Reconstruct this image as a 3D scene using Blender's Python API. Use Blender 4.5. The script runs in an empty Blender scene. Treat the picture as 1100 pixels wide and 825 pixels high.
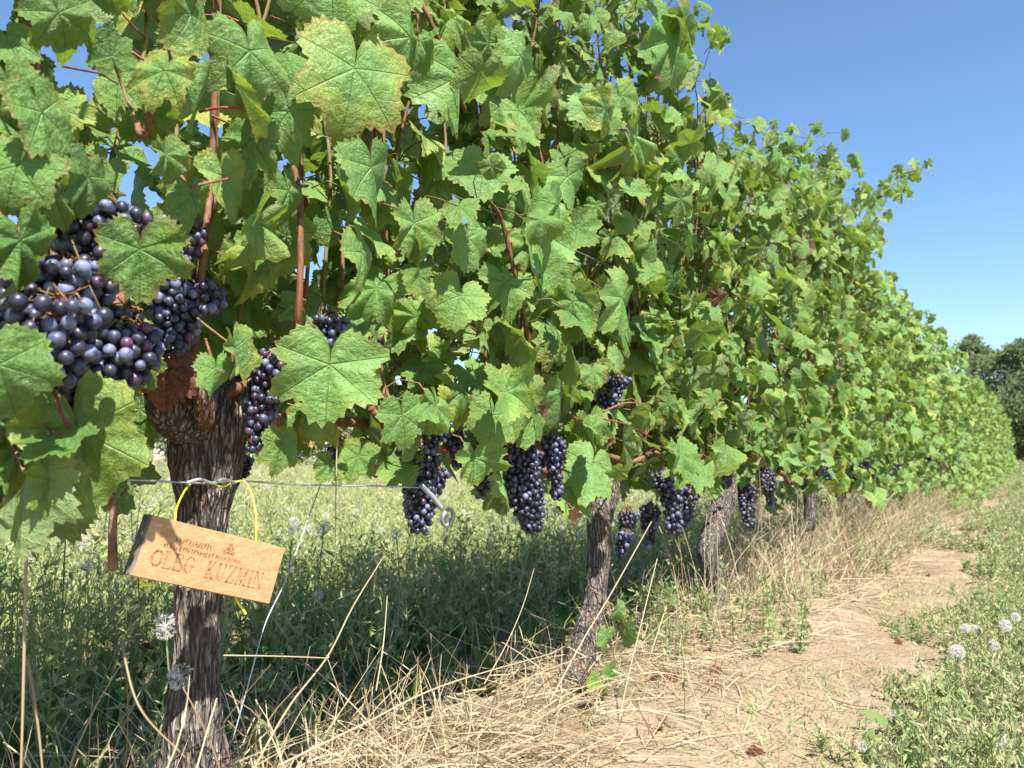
import bpy, math, random
import numpy as np
from mathutils import Vector, Matrix

R = math.radians
rng = np.random.default_rng(7)
random.seed(7)
scene = bpy.context.scene
COL = scene.collection

# ------------------------------------------------------------------ camera, sky, sun, exposure
F_PX, CX, CY = 831.0, 550.0, 412.5            # the photograph is 1100 x 825
YAW, PITCH = R(34.0), R(5.53)
CAM = np.array([0.944, -0.63, 0.58])
cam_d = bpy.data.cameras.new('camera')
cam = bpy.data.objects.new('camera', cam_d)
COL.objects.link(cam)
cam.location = CAM
cam.rotation_euler = (R(90) + PITCH, 0, YAW)
cam_d.sensor_width = 36
cam_d.lens = 36 * F_PX / 1100
cam_d.clip_start = 0.02
cam_d.clip_end = 3000
cam_d.dof.use_dof = True
cam_d.dof.focus_distance = 1.25
cam_d.dof.aperture_fstop = 9.0
scene.camera = cam

SUN_AZ, SUN_EL = R(-34), R(54)                  # azimuth counted from +X towards +Y
world = bpy.data.worlds.new('World')
scene.world = world
world.use_nodes = True
wn, wl = world.node_tree.nodes, world.node_tree.links
wn.clear()
wo = wn.new('ShaderNodeOutputWorld')
wb = wn.new('ShaderNodeBackground')
ws = wn.new('ShaderNodeTexSky')
ws.sky_type = 'NISHITA'
ws.sun_disc = False
ws.sun_elevation = SUN_EL
ws.sun_rotation = math.pi / 2 - SUN_AZ
ws.altitude = 100
ws.air_density = 1.0
ws.dust_density = 0.15
ws.ozone_density = 3.5
wb.inputs['Strength'].default_value = 0.09
whs = wn.new('ShaderNodeHueSaturation')
whs.inputs['Saturation'].default_value = 1.08
wl.new(ws.outputs[0], whs.inputs['Color'])
wl.new(whs.outputs[0], wb.inputs[0])
wl.new(wb.outputs[0], wo.inputs[0])

sun_d = bpy.data.lights.new('sun', 'SUN')
sun_d.energy = 5.0
sun_d.angle = R(0.53)
sun_d.color = (1.0, 0.955, 0.89)
sun = bpy.data.objects.new('sun', sun_d)
COL.objects.link(sun)
sv = Vector((math.cos(SUN_EL) * math.cos(SUN_AZ), math.cos(SUN_EL) * math.sin(SUN_AZ), math.sin(SUN_EL)))
sun.rotation_euler = sv.to_track_quat('Z', 'Y').to_euler()
sun.location = (5, 0, 8)

scene.view_settings.view_transform = 'Standard'
scene.view_settings.look = 'None'
scene.view_settings.gamma = 1
scene.view_settings.use_curve_mapping = False
scene.view_settings.exposure = 1.36
scene.cycles.max_bounces = 7
scene.cycles.diffuse_bounces = 4
scene.cycles.transmission_bounces = 4
scene.cycles.glossy_bounces = 2
scene.cycles.use_denoising = True

# ------------------------------------------------------------------ picture helper (pixel of the photo -> point on a world plane)
_f = np.array([-math.sin(YAW) * math.cos(PITCH), math.cos(YAW) * math.cos(PITCH), math.sin(PITCH)])
_r = np.array([math.cos(YAW), math.sin(YAW), 0.0])
_u = np.cross(_r, _f)

def ray(px, py):
    return _f + _r * (px - CX) / F_PX - _u * (py - CY) / F_PX

def at(px, py, X=0.0):
    d = ray(px, py)
    return CAM + d * ((X - CAM[0]) / d[0])

def at_z(px, py, Z=0.0):
    d = ray(px, py)
    return CAM + d * ((Z - CAM[2]) / d[2])

def project(P):
    v = np.atleast_2d(P) - CAM
    z = v @ _f
    z = np.where(z < 0.02, 0.02, z)
    return CX + F_PX * (v @ _r) / z, CY - F_PX * (v @ _u) / z, v @ _f

# ------------------------------------------------------------------ numeric noise
def _hash(ix, iy, iz, s):
    h = (ix * 374761393 + iy * 668265263 + iz * 2147483647 + s * 144665) & 0xffffffff
    h = ((h ^ (h >> 13)) * 1274126177) & 0xffffffff
    h = h ^ (h >> 16)
    return (h & 0xffffff) / float(0xffffff)

def vnoise(x, y, z, s=0):
    x, y, z = np.broadcast_arrays(np.asarray(x, float), np.asarray(y, float), np.asarray(z, float))
    ix, iy, iz = (np.floor(a).astype(np.int64) for a in (x, y, z))
    fx, fy, fz = x - ix, y - iy, z - iz
    fx, fy, fz = (a * a * (3 - 2 * a) for a in (fx, fy, fz))
    r = 0
    for dx in (0, 1):
        for dy in (0, 1):
            for dz in (0, 1):
                w = (fx if dx else 1 - fx) * (fy if dy else 1 - fy) * (fz if dz else 1 - fz)
                r = r + w * _hash(ix + dx, iy + dy, iz + dz, s)
    return r

def ground_z(x, y):
    x = np.asarray(x, float); y = np.asarray(y, float)
    near = np.exp(-(np.hypot(x, y - 3) / 25.0) ** 2)
    h = 0.05 * np.exp(-(x / 0.28) ** 2) + 0.07 * np.exp(-((x + .02) ** 2 + (y + .02) ** 2) / 0.2 ** 2)
    h = h + near * (0.03 * (vnoise(x * 2.2, y * 2.2, 0, 3) - .5) + 0.02 * (vnoise(x * 7, y * 7, 0, 4) - .5) + .014 * (vnoise(x * 19, y * 19, 0, 5) - .5))
    return h

# ------------------------------------------------------------------ mesh collecting
class MB:
    """collects vertices and faces; builds them as ONE mesh object"""
    def __init__(self):
        self.v, self.f3, self.f4, self.m3, self.m4, self.t, self.l = [], [], [], [], [], [], []
        self.n = 0
    def add(self, v, f3=None, f4=None, tint=(.5, 0, 0), luv=None, mat=0):
        v = np.asarray(v, float).reshape(-1, 3)
        k = len(v)
        self.v.append(v)
        t = np.asarray(tint, float)
        if t.ndim == 1:
            t = np.tile(t[:3], (k, 1))
        self.t.append(t)
        self.l.append(np.zeros((k, 3)) if luv is None else np.asarray(luv, float))
        if f3 is not None and len(f3):
            f3 = np.asarray(f3, np.int64).reshape(-1, 3)
            self.f3.append(f3 + self.n); self.m3.append(np.full(len(f3), mat))
        if f4 is not None and len(f4):
            f4 = np.asarray(f4, np.int64).reshape(-1, 4)
            self.f4.append(f4 + self.n); self.m4.append(np.full(len(f4), mat))
        self.n += k
        return self
    def mesh(self, name, mats, smooth=True):
        V = np.concatenate(self.v)
        f3 = np.concatenate(self.f3) if self.f3 else np.zeros((0, 3), np.int64)
        f4 = np.concatenate(self.f4) if self.f4 else np.zeros((0, 4), np.int64)
        me = bpy.data.meshes.new(name)
        me.vertices.add(len(V)); me.vertices.foreach_set('co', V.ravel())
        nl = len(f3) * 3 + len(f4) * 4
        me.loops.add(nl)
        me.loops.foreach_set('vertex_index', np.concatenate([f3.ravel(), f4.ravel()]).astype(np.int32))
        npoly = len(f3) + len(f4)
        me.polygons.add(npoly)
        ls = np.concatenate([np.arange(len(f3)) * 3, len(f3) * 3 + np.arange(len(f4)) * 4]).astype(np.int32)
        me.polygons.foreach_set('loop_start', ls)
        for m in (mats if isinstance(mats, (list, tuple)) else [mats]):
            me.materials.append(m)
        mi = np.concatenate((self.m3 + self.m4) or [np.zeros(0)]).astype(np.int32)
        me.polygons.foreach_set('material_index', mi)
        me.polygons.foreach_set('use_smooth', np.full(npoly, smooth))
        a = me.attributes.new('tint', 'FLOAT_VECTOR', 'POINT'); a.data.foreach_set('vector', np.concatenate(self.t).ravel())
        a = me.attributes.new('luv', 'FLOAT_VECTOR', 'POINT'); a.data.foreach_set('vector', np.concatenate(self.l).ravel())
        me.update(calc_edges=True)
        return me
    def build(self, name, mats, parent=None, smooth=True, loc=None):
        if loc is not None:
            self.v = [v - np.asarray(loc) for v in self.v]
        o = bpy.data.objects.new(name, self.mesh(name, mats, smooth))
        COL.objects.link(o)
        if parent is not None:
            o.parent = parent
        elif loc is not None:
            o.location = loc
        return o

def tag(o, label=None, cat=None, group=None, kind=None):
    if label: o['label'] = label
    if cat: o['category'] = cat
    if group: o['group'] = group
    if kind: o['kind'] = kind
    return o

def thing(name, label, cat, loc=(0, 0, 0), group=None):
    o = bpy.data.objects.new(name, None)
    COL.objects.link(o)
    o.location = loc
    o.empty_display_size = .05
    return tag(o, label, cat, group)

def copy_tree(o, parent=None):
    c = o.copy(); COL.objects.link(c)
    if parent is not None: c.parent = parent
    for ch in list(o.children):
        copy_tree(ch, c)
    return c

def norm(v):
    v = np.asarray(v, float)
    return v / (np.linalg.norm(v, axis=-1, keepdims=True) + 1e-12)

def resample(pts, n):
    """Catmull-Rom through the points, n samples"""
    P = np.asarray(pts, float)
    if len(P) == 2:
        t = np.linspace(0, 1, n)[:, None]
        return P[0] * (1 - t) + P[1] * t
    Q = np.vstack([2 * P[0] - P[1], P, 2 * P[-1] - P[-2]])
    u = np.linspace(0, len(P) - 1 - 1e-6, n)
    i = np.floor(u).astype(int); t = (u - i)[:, None]
    p0, p1, p2, p3 = Q[i], Q[i + 1], Q[i + 2], Q[i + 3]
    return .5 * (2 * p1 + (p2 - p0) * t + (2 * p0 - 5 * p1 + 4 * p2 - p3) * t ** 2 + (3 * p1 - p0 - 3 * p2 + p3) * t ** 3)

def frames(P):
    T = norm(np.gradient(P, axis=0))
    a = np.array([0, 0, 1.0]) if abs(T[0][2]) < .9 else np.array([1.0, 0, 0])
    N = np.zeros_like(P); N[0] = norm(a - T[0] * (a @ T[0]))
    for i in range(1, len(P)):
        n = N[i - 1] - T[i] * (N[i - 1] @ T[i]); N[i] = norm(n)
    return T, N, np.cross(T, N)

def tube(mb, pts, rad, sides=6, seg=None, tint=(.5, 0, 0), mat=0, cap=True):
    P = resample(pts, seg) if seg else np.asarray(pts, float)
    n = len(P)
    r = np.interp(np.linspace(0, 1, n), np.linspace(0, 1, len(np.atleast_1d(rad))), np.atleast_1d(rad))
    T, N, B = frames(P)
    a = np.arange(sides) * 2 * math.pi / sides
    V = P[:, None] + r[:, None, None] * (np.cos(a)[None, :, None] * N[:, None] + np.sin(a)[None, :, None] * B[:, None])
    i = np.arange(n - 1)[:, None] * sides; j = np.arange(sides)[None]; k = (j + 1) % sides
    F = np.stack([i + j, i + k, i + sides + k, i + sides + j], -1).reshape(-1, 4)
    V = V.reshape(-1, 3); f3 = None
    if cap:
        V = np.vstack([V, P[0], P[-1]]); c0, c1 = n * sides, n * sides + 1
        f3 = [(c0, (q + 1) % sides, q) for q in range(sides)] + [(c1, (n - 1) * sides + q, (n - 1) * sides + (q + 1) % sides) for q in range(sides)]
    mb.add(V, f3, F, tint, None, mat)
    return P

def box(mb, c, s, M=None, tint=(.5, 0, 0), mat=0, bev=0):
    s = np.asarray(s, float) / 2
    if bev:
        V = []
        for sx in (-1, 1):
            for sy in (-1, 1):
                for sz in (-1, 1):
                    V.append([sx * (s[0] - bev), sy * (s[1] - bev), sz * (s[2] - bev)])
    bm_v = np.array([[x, y, z] for x in (-1, 1) for y in (-1, 1) for z in (-1, 1)], float) * s
    F = [(0, 1, 3, 2), (4, 6, 7, 5), (0, 4, 5, 1), (2, 3, 7, 6), (0, 2, 6, 4), (1, 5, 7, 3)]
    V = bm_v if M is None else bm_v @ np.asarray(M).T
    mb.add(V + np.asarray(c), None, F, tint, None, mat)

# ------------------------------------------------------------------ node helpers
class NT:
    def __init__(self, name):
        self.m = bpy.data.materials.new(name); self.m.use_nodes = True
        self.t = self.m.node_tree; self.t.nodes.clear()
        self.out = self.t.nodes.new('ShaderNodeOutputMaterial')
    def n(self, typ, **kw):
        x = self.t.nodes.new(typ)
        for k, v in kw.items(): setattr(x, k, v)
        return x
    def link(self, a, b): self.t.links.new(a, b)
    def put(self, s, v):
        if isinstance(v, bpy.types.NodeSocket): self.link(v, s)
        else: s.default_value = v
    def math(self, op, a, b=0.0, c=None, clamp=False):
        x = self.n('ShaderNodeMath', operation=op, use_clamp=clamp)
        self.put(x.inputs[0], a); self.put(x.inputs[1], b)
        if c is not None: self.put(x.inputs[2], c)
        return x.outputs[0]
    def mixf(self, f, a, b):
        x = self.n('ShaderNodeMix', data_type='FLOAT'); self.put(x.inputs[0], f); self.put(x.inputs[2], a); self.put(x.inputs[3], b)
        return x.outputs[0]
    def mix(self, f, a, b, blend='MIX'):
        x = self.n('ShaderNodeMix', data_type='RGBA', blend_type=blend)
        self.put(x.inputs[0], f)
        for s, v in ((x.inputs[6], a), (x.inputs[7], b)):
            if isinstance(v, bpy.types.NodeSocket): self.link(v, s)
            else: s.default_value = (*v[:3], 1)
        return x.outputs[2]
    def noise(self, vec, scale, detail=3, rough=.55, dist=0.0):
        x = self.n('ShaderNodeTexNoise'); x.inputs['Scale'].default_value = scale
        x.inputs['Detail'].default_value = detail; x.inputs['Roughness'].default_value = rough; x.inputs['Distortion'].default_value = dist
        if vec is not None: self.link(vec, x.inputs['Vector'])
        return x.outputs[0]
    def ss(self, v, a, b, lo=0.0, hi=1.0):
        x = self.n('ShaderNodeMapRange', interpolation_type='SMOOTHSTEP')
        self.put(x.inputs[0], v); x.inputs[1].default_value = a; x.inputs[2].default_value = b; x.inputs[3].default_value = lo; x.inputs[4].default_value = hi
        return x.outputs[0]
    def attr(self, name):
        x = self.n('ShaderNodeAttribute', attribute_name=name); return x.outputs['Vector']
    def sep(self, v):
        x = self.n('ShaderNodeSeparateXYZ'); self.link(v, x.inputs[0]); return x.outputs
    def obj(self):
        return self.n('ShaderNodeTexCoord').outputs['Object']
    def scale(self, v, s):
        x = self.n('ShaderNodeMapping'); self.link(v, x.inputs[0]); x.inputs['Scale'].default_value = s; return x.outputs[0]
    def bump(self, h, strength, dist):
        x = self.n('ShaderNodeBump'); x.inputs['Strength'].default_value = strength; x.inputs['Distance'].default_value = dist
        self.link(h, x.inputs['Height']); return x.outputs[0]
    def bsdf(self, col, rough=.6, spec=.4, normal=None, **kw):
        x = self.n('ShaderNodeBsdfPrincipled')
        if isinstance(col, bpy.types.NodeSocket): self.link(col, x.inputs['Base Color'])
        else: x.inputs['Base Color'].default_value = (*col, 1)
        self.put(x.inputs['Roughness'], rough); x.inputs['Specular IOR Level'].default_value = spec
        if normal is not None: self.link(normal, x.inputs['Normal'])
        for k, v in kw.items(): self.put(x.inputs[k], v)
        return x.outputs[0]
    def done(self, s):
        self.link(s, self.out.inputs[0]); return self.m

def leaf_material(name):
    t = NT(name)
    luv = t.attr('luv'); X, Y, E = t.sep(luv)
    tr, tg, tb = t.sep(t.attr('tint'))
    ax = t.math('ABSOLUTE', X)
    nearest_d, nearest_s = None, None
    for al, w in ((0.0, 1.0), (0.87, 1.0), (1.85, 1.0)):
        s = t.math('ADD', t.math('MULTIPLY', ax, math.sin(al)), t.math('MULTIPLY', Y, math.cos(al)))
        d = t.math('ABSOLUTE', t.math('SUBTRACT', t.math('MULTIPLY', ax, math.cos(al)), t.math('MULTIPLY', Y, math.sin(al))))
        d = t.math('ADD', d, t.math('MULTIPLY', t.math('LESS_THAN', s, 0.0), 5.0))
        if nearest_d is None: nearest_d, nearest_s = d, s
        else:
            c = t.math('LESS_THAN', d, nearest_d)
            nearest_s = t.mixf(c, nearest_s, s); nearest_d = t.mixf(c, nearest_d, d)
    wv = t.math('SUBTRACT', 0.026, t.math('MULTIPLY', nearest_s, 0.018))
    main = t.math('SUBTRACT', 1.0, t.math('DIVIDE', nearest_d, wv), clamp=True)
    ph = t.math('ADD', t.math('MULTIPLY', t.math('SUBTRACT', nearest_s, t.math('MULTIPLY', nearest_d, 0.75)), 6.5), t.math('MULTIPLY', t.noise(luv, 2.5, 2), 1.6))
    fr = t.math('ABSOLUTE', t.math('SUBTRACT', t.math('FRACT', ph), 0.5))
    sec = t.ss(fr, 0.0, 0.075, 1.0, 0.0)
    vor = t.n('ShaderNodeTexVoronoi', feature='DISTANCE_TO_EDGE'); vor.inputs['Scale'].default_value = 17
    t.link(luv, vor.inputs['Vector'])
    ter = t.ss(vor.outputs['Distance'], 0.0, 0.09, 1.0, 0.0)
    veins = t.math('MAXIMUM', main, t.math('MAXIMUM', t.math('MULTIPLY', sec, .42), t.math('MULTIPLY', ter, .22)))
    # offset vector per leaf so noise differs
    comb = t.n('ShaderNodeCombineXYZ'); t.put(comb.inputs[0], t.math('MULTIPLY', tr, 37.0)); t.put(comb.inputs[1], t.math('MULTIPLY', tg, 51.0)); t.put(comb.inputs[2], t.math('MULTIPLY', tb, 13.0))
    va = t.n('ShaderNodeVectorMath', operation='ADD'); t.link(luv, va.inputs[0]); t.link(comb.outputs[0], va.inputs[1])
    vv = va.outputs[0]
    n1 = t.noise(vv, 2.2, 3); n2 = t.noise(vv, 9, 3); n3 = t.noise(vv, 30, 2)
    col = t.mix(tr, (0.050, 0.138, 0.018), (0.19, 0.35, 0.088))
    col = t.mix(t.ss(n1, .35, .75, 0, .55), col, (0.13, 0.26, 0.035))
    # dusty, slightly glaucous bloom
    col = t.mix(t.ss(n2, .45, .75, 0, .35), col, (0.25, 0.38, 0.19))
    # yellowing from the margin in
    ye = t.math('ADD', t.math('MULTIPLY', E, .7), t.math('MULTIPLY', n1, .8))
    col = t.mix(t.math('MULTIPLY', t.ss(ye, .55, 1.2), tg, clamp=True), col, (0.40, 0.42, 0.06))
    # pale yellow margin on every leaf
    col = t.mix(t.ss(t.math('ADD', E, t.math('MULTIPLY', n2, .12)), .97, 1.07, 0, .32), col, (0.36, 0.36, 0.09))
    col = t.mix(t.math('MULTIPLY', veins, .2), col, (0.27, 0.37, 0.15))
    # reddish brown spots and margin
    rd = t.math('ADD', t.math('MULTIPLY', t.math('POWER', E, 3.0), .40), t.math('ADD', t.math('MULTIPLY', n2, .55), t.math('MULTIPLY', n1, .62)))
    col = t.mix(t.math('MULTIPLY', t.ss(rd, .80, .98), tb, clamp=True), col, (0.26, 0.075, 0.035))
    dead = t.ss(tb, 1.5, 2.0)
    col = t.mix(dead, col, t.mix(t.ss(n2, .35, .65), (0.26, 0.085, 0.035), (0.10, 0.055, 0.04)))
    # underside: paler, greyer
    geo = t.n('ShaderNodeNewGeometry')
    under = t.mix(.45, col, (0.22, 0.27, 0.16))
    under = t.mix(t.math('MULTIPLY', veins, .5), under, (0.33, 0.40, 0.22))
    colf = t.mix(geo.outputs['Backfacing'], col, under)
    h = t.math('ADD', t.math('MULTIPLY', veins, -.38), t.math('ADD', t.math('MULTIPLY', t.noise(vv, 5, 2), 1.5), t.math('MULTIPLY', n3, .25)))
    nb = t.bump(h, .8, .0045)
    rough = t.mixf(n2, .36, .58)
    p = t.bsdf(colf, rough, .42, nb)
    tl = t.n('ShaderNodeBsdfTranslucent')
    tc = t.mix(.65, col, (0.36, 0.54, 0.035))
    tc = t.mix(dead, tc, (0.3, 0.08, 0.03))
    tc = t.mix(t.math('MULTIPLY', veins, .5), tc, (0.06, 0.12, 0.02))
    t.link(tc, tl.inputs[0]); t.link(nb, tl.inputs['Normal'])
    ms = t.n('ShaderNodeMixShader'); ms.inputs[0].default_value = .31
    t.link(p, ms.inputs[1]); t.link(tl.outputs[0], ms.inputs[2])
    return t.done(ms.outputs[0])

def cane_material():
    t = NT('cane_bark'); o = t.obj()
    tr, tg, tb = t.sep(t.attr('tint'))
    n = t.noise(t.scale(o, (60, 60, 8)), 3, 4)
    c = t.mix(tr, (0.20, 0.075, 0.032), (0.36, 0.24, 0.12))
    c = t.mix(tg, c, (0.20, 0.26, 0.07)); c = t.mix(tb, c, (0.33, 0.06, 0.05))
    c = t.mix(t.ss(n, .35, .7), t.mix(.6, c, (0.06, 0.028, 0.016)), c)
    c = t.mix(t.ss(t.noise(o, 35, 3), .55, .7, 0, .35), c, (0.36, 0.25, 0.16))
    return t.done(t.bsdf(c, .68, .3, t.bump(n, .8, .003)))

def bark_material():
    t = NT('vine_bark'); o = t.obj()
    tr, tg, tb = t.sep(t.attr('tint'))
    sv_ = t.scale(o, (1, 1, .13))
    fib = t.noise(sv_, 170, 5, .7, .6); big = t.noise(t.scale(o, (1, 1, .35)), 38, 4, .6, .8)
    blot = t.noise(o, 13, 4)
    wob = t.n('ShaderNodeVectorMath', operation='ADD'); nz = t.n('ShaderNodeTexNoise'); nz.inputs['Scale'].default_value = 22; t.link(o, nz.inputs['Vector'])
    sc_ = t.n('ShaderNodeVectorMath', operation='SCALE'); t.link(nz.outputs['Color'], sc_.inputs[0]); sc_.inputs['Scale'].default_value = .014
    t.link(o, wob.inputs[0]); t.link(sc_.outputs[0], wob.inputs[1])
    vo = t.n('ShaderNodeTexVoronoi', feature='DISTANCE_TO_EDGE'); vo.inputs['Scale'].default_value = 115; t.link(t.scale(wob.outputs[0], (1, 1, .10)), vo.inputs['Vector'])
    vo2 = t.n('ShaderNodeTexVoronoi', feature='DISTANCE_TO_EDGE'); vo2.inputs['Scale'].default_value = 260; t.link(t.scale(wob.outputs[0], (1, 1, .08)), vo2.inputs['Vector'])
    crack = t.ss(vo.outputs['Distance'], .0, .22); crack2 = t.ss(vo2.outputs['Distance'], 0, .3)
    c = t.mix(t.ss(fib, .35, .7), (0.23, 0.20, 0.17), (0.66, 0.60, 0.53))
    c = t.mix(t.ss(big, .35, .65), t.mix(.45, c, (0.14, 0.105, 0.08)), c)
    c = t.mix(t.ss(blot, .52, .72, 0, .45), c, (0.36, 0.31, 0.255))
    c = t.mix(t.math('MULTIPLY', t.math('SUBTRACT', 1.0, crack), .85), c, (0.09, 0.068, 0.052)); c = t.mix(t.math('MULTIPLY', t.math('SUBTRACT', 1.0, crack2), .55), c, (0.06, 0.042, 0.03))
    c = t.mix(tg, c, (0.40, 0.32, 0.21))          # dusted with soil near the ground
    c = t.mix(tb, c, (0.33, 0.15, 0.055))         # fresh orange-brown wood
    c = t.mix(t.ss(tr, .30, .66, .85, 0.0), c, (0.045, 0.032, 0.024))   # bottom of the fissures
    h = t.math('ADD', t.math('ADD', t.math('MULTIPLY', fib, .5), t.math('MULTIPLY', big, .6)), t.math('ADD', t.math('MULTIPLY', crack, .8), t.math('MULTIPLY', crack2, .35)))
    return t.done(t.bsdf(c, .88, .2, t.bump(h, 1.0, .009)))

def berry_material():
    t = NT('grape_skin'); o = t.obj()
    tr, tg, tb = t.sep(t.attr('tint'))
    luv = t.attr('luv')
    n = t.noise(luv, 60, 4); n2 = t.noise(luv, 320, 3, .7)
    bloom = t.math('MULTIPLY', t.ss(t.math('ADD', n, t.math('MULTIPLY', n2, .35)), .50, .80), t.mixf(t.math('POWER', tr, 2.2), .04, .95))
    skin = t.mix(tb, (0.008, 0.006, 0.016), (0.10, 0.02, 0.05))
    c = t.mix(t.math('ADD', bloom, .05), skin, (0.19, 0.215, 0.34))
    c = t.mix(tg, c, (0.22, 0.33, 0.06))
    # stem-scar / dimple
    r = t.mixf(bloom, .38, .68)
    return t.done(t.bsdf(c, r, .5, t.bump(n2, .12, .001)))

def simple(name, col, rough=.6, spec=.4, var=.25, sc=20, metallic=0.0, bump=.0, bs=60, tintmix=None):
    t = NT(name); o = t.obj(); n = t.noise(o, sc, 4)
    c = t.mix(t.ss(n, .3, .7), tuple(x * (1 - var) for x in col), tuple(min(1, x * (1 + var)) for x in col))
    if tintmix:
        tr, tg, tb = t.sep(t.attr('tint'))
        c = t.mix(tr, c, tintmix[0]); c = t.mix(tg, c, tintmix[1])
        if len(tintmix) > 2: c = t.mix(tb, c, tintmix[2])
    nb = t.bump(t.noise(o, bs, 4), bump, .004) if bump else None
    return t.done(t.bsdf(c, rough, spec, nb, Metallic=metallic))

def herb_material(name, a, b, dry, transl=.3):
    """thin green herbs: tint.x = light/dark, y = dryness, z = white"""
    t = NT(name)
    tr, tg, tb = t.sep(t.attr('tint'))
    c = t.mix(tr, a, b); c = t.mix(tg, c, dry); c = t.mix(tb, c, (0.62, 0.58, 0.52))
    p = t.bsdf(c, .6, .3)
    tl = t.n('ShaderNodeBsdfTranslucent'); t.link(c, tl.inputs[0])
    ms = t.n('ShaderNodeMixShader'); ms.inputs[0].default_value = transl
    t.link(p, ms.inputs[1]); t.link(tl.outputs[0], ms.inputs[2])
    return t.done(ms.outputs[0])

def soil_material(name, a, b, c3):
    t = NT(name); o = t.obj()
    n1 = t.noise(o, 3.0, 5, .6); n2 = t.noise(o, 28, 5, .65); n3 = t.noise(o, 160, 4, .7)
    c = t.mix(t.ss(n1, .35, .65), a, b)
    c = t.mix(t.ss(n2, .45, .72, 0, .7), c, c3)
    c = t.mix(t.ss(n3, .55, .75, 0, .5), c, tuple(x * .5 for x in a))
    v = t.n('ShaderNodeTexVoronoi'); v.inputs['Scale'].default_value = 75; t.link(o, v.inputs['Vector'])
    peb = t.ss(v.outputs['Distance'], .1, .45, 1, 0)
    h = t.math('ADD', t.math('MULTIPLY', n2, 1.2), t.math('ADD', t.math('MULTIPLY', peb, .35), t.math('MULTIPLY', n3, .4)))
    return t.done(t.bsdf(c, .95, .1, t.bump(h, .9, .012)))

def oak_material():
    t = NT('oak_board'); o = t.obj()
    n0 = t.noise(t.scale(o, (1, 7, 22)), 6, 3, .5, .5)
    fleck = t.noise(t.scale(o, (30, 36, 210)), 2.6, 3, .55, 1.4)
    grain = t.noise(t.scale(o, (60, 26, 520)), 3, 3, .6)
    c = t.mix(t.ss(n0, .3, .7), (0.40, 0.205, 0.085), (0.50, 0.28, 0.13))
    c = t.mix(t.ss(fleck, .42, .66, 0, .7), c, (0.60, 0.38, 0.20))
    c = t.mix(t.ss(grain, .52, .75, 0, .5), c, (0.30, 0.14, 0.055))
    return t.done(t.bsdf(c, .5, .4, t.bump(t.math('ADD', fleck, grain), .25, .0006)))

M = {}
M['leaf'] = leaf_material('vine_leaf')
M['cane'] = cane_material()
M['bark'] = bark_material()
M['berry'] = berry_material()
M['oak'] = oak_material()
M['oak_side'] = simple('grey_board_end', (0.16, 0.14, 0.12), .85, .2, .3, 90, bump=.3)  # plain dark grey for the left end face of the board
M['burnt'] = simple('burnt_engraving', (0.36, 0.18, 0.075), .8, .2, .5, 300)
M['cord'] = simple('yellow_cord', (0.80, 0.74, 0.03), .4, .5, .05, 40)
M['wire'] = simple('galvanised_wire', (0.42, 0.43, 0.44), .38, .5, .25, 60, metallic=.7)
M['steel'] = simple('dull_galvanised_hook', (0.30, 0.31, 0.32), .55, .5, .25, 60, metallic=.35)
M['stake'] = simple('weathered_stake_wood', (0.24, 0.155, 0.10), .85, .2, .35, 50, bump=.8, bs=120)
M['soil'] = soil_material('field_soil', (0.22, 0.17, 0.10), (0.30, 0.235, 0.145), (0.36, 0.29, 0.19))
M['path'] = soil_material('path_soil', (0.25, 0.185, 0.11), (0.305, 0.232, 0.142), (0.36, 0.29, 0.19))
M['herb'] = herb_material('weed_green', (0.13, 0.20, 0.035), (0.40, 0.47, 0.19), (0.56, 0.48, 0.30))
M['grass'] = herb_material('short_grass', (0.13, 0.20, 0.05), (0.36, 0.44, 0.18), (0.56, 0.47, 0.29))
M['straw'] = herb_material('dry_straw', (0.28, 0.20, 0.105), (0.54, 0.445, 0.285), (0.24, 0.14, 0.07), .15)
M['fluff'] = herb_material('seed_fluff', (0.62, 0.58, 0.54), (0.85, 0.83, 0.80), (0.5, 0.42, 0.34), .4)
M['tree_leaf'] = herb_material('tree_foliage', (0.13, 0.195, 0.075), (0.25, 0.33, 0.16), (0.20, 0.19, 0.11), .38)
M['tree_bark'] = simple('tree_bark', (0.12, 0.095, 0.07), .9, .2, .4, 5, bump=.5, bs=10)
M['petal'] = simple('yellow_petal', (0.75, 0.45, 0.03), .6, .3, .1, 60)

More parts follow.
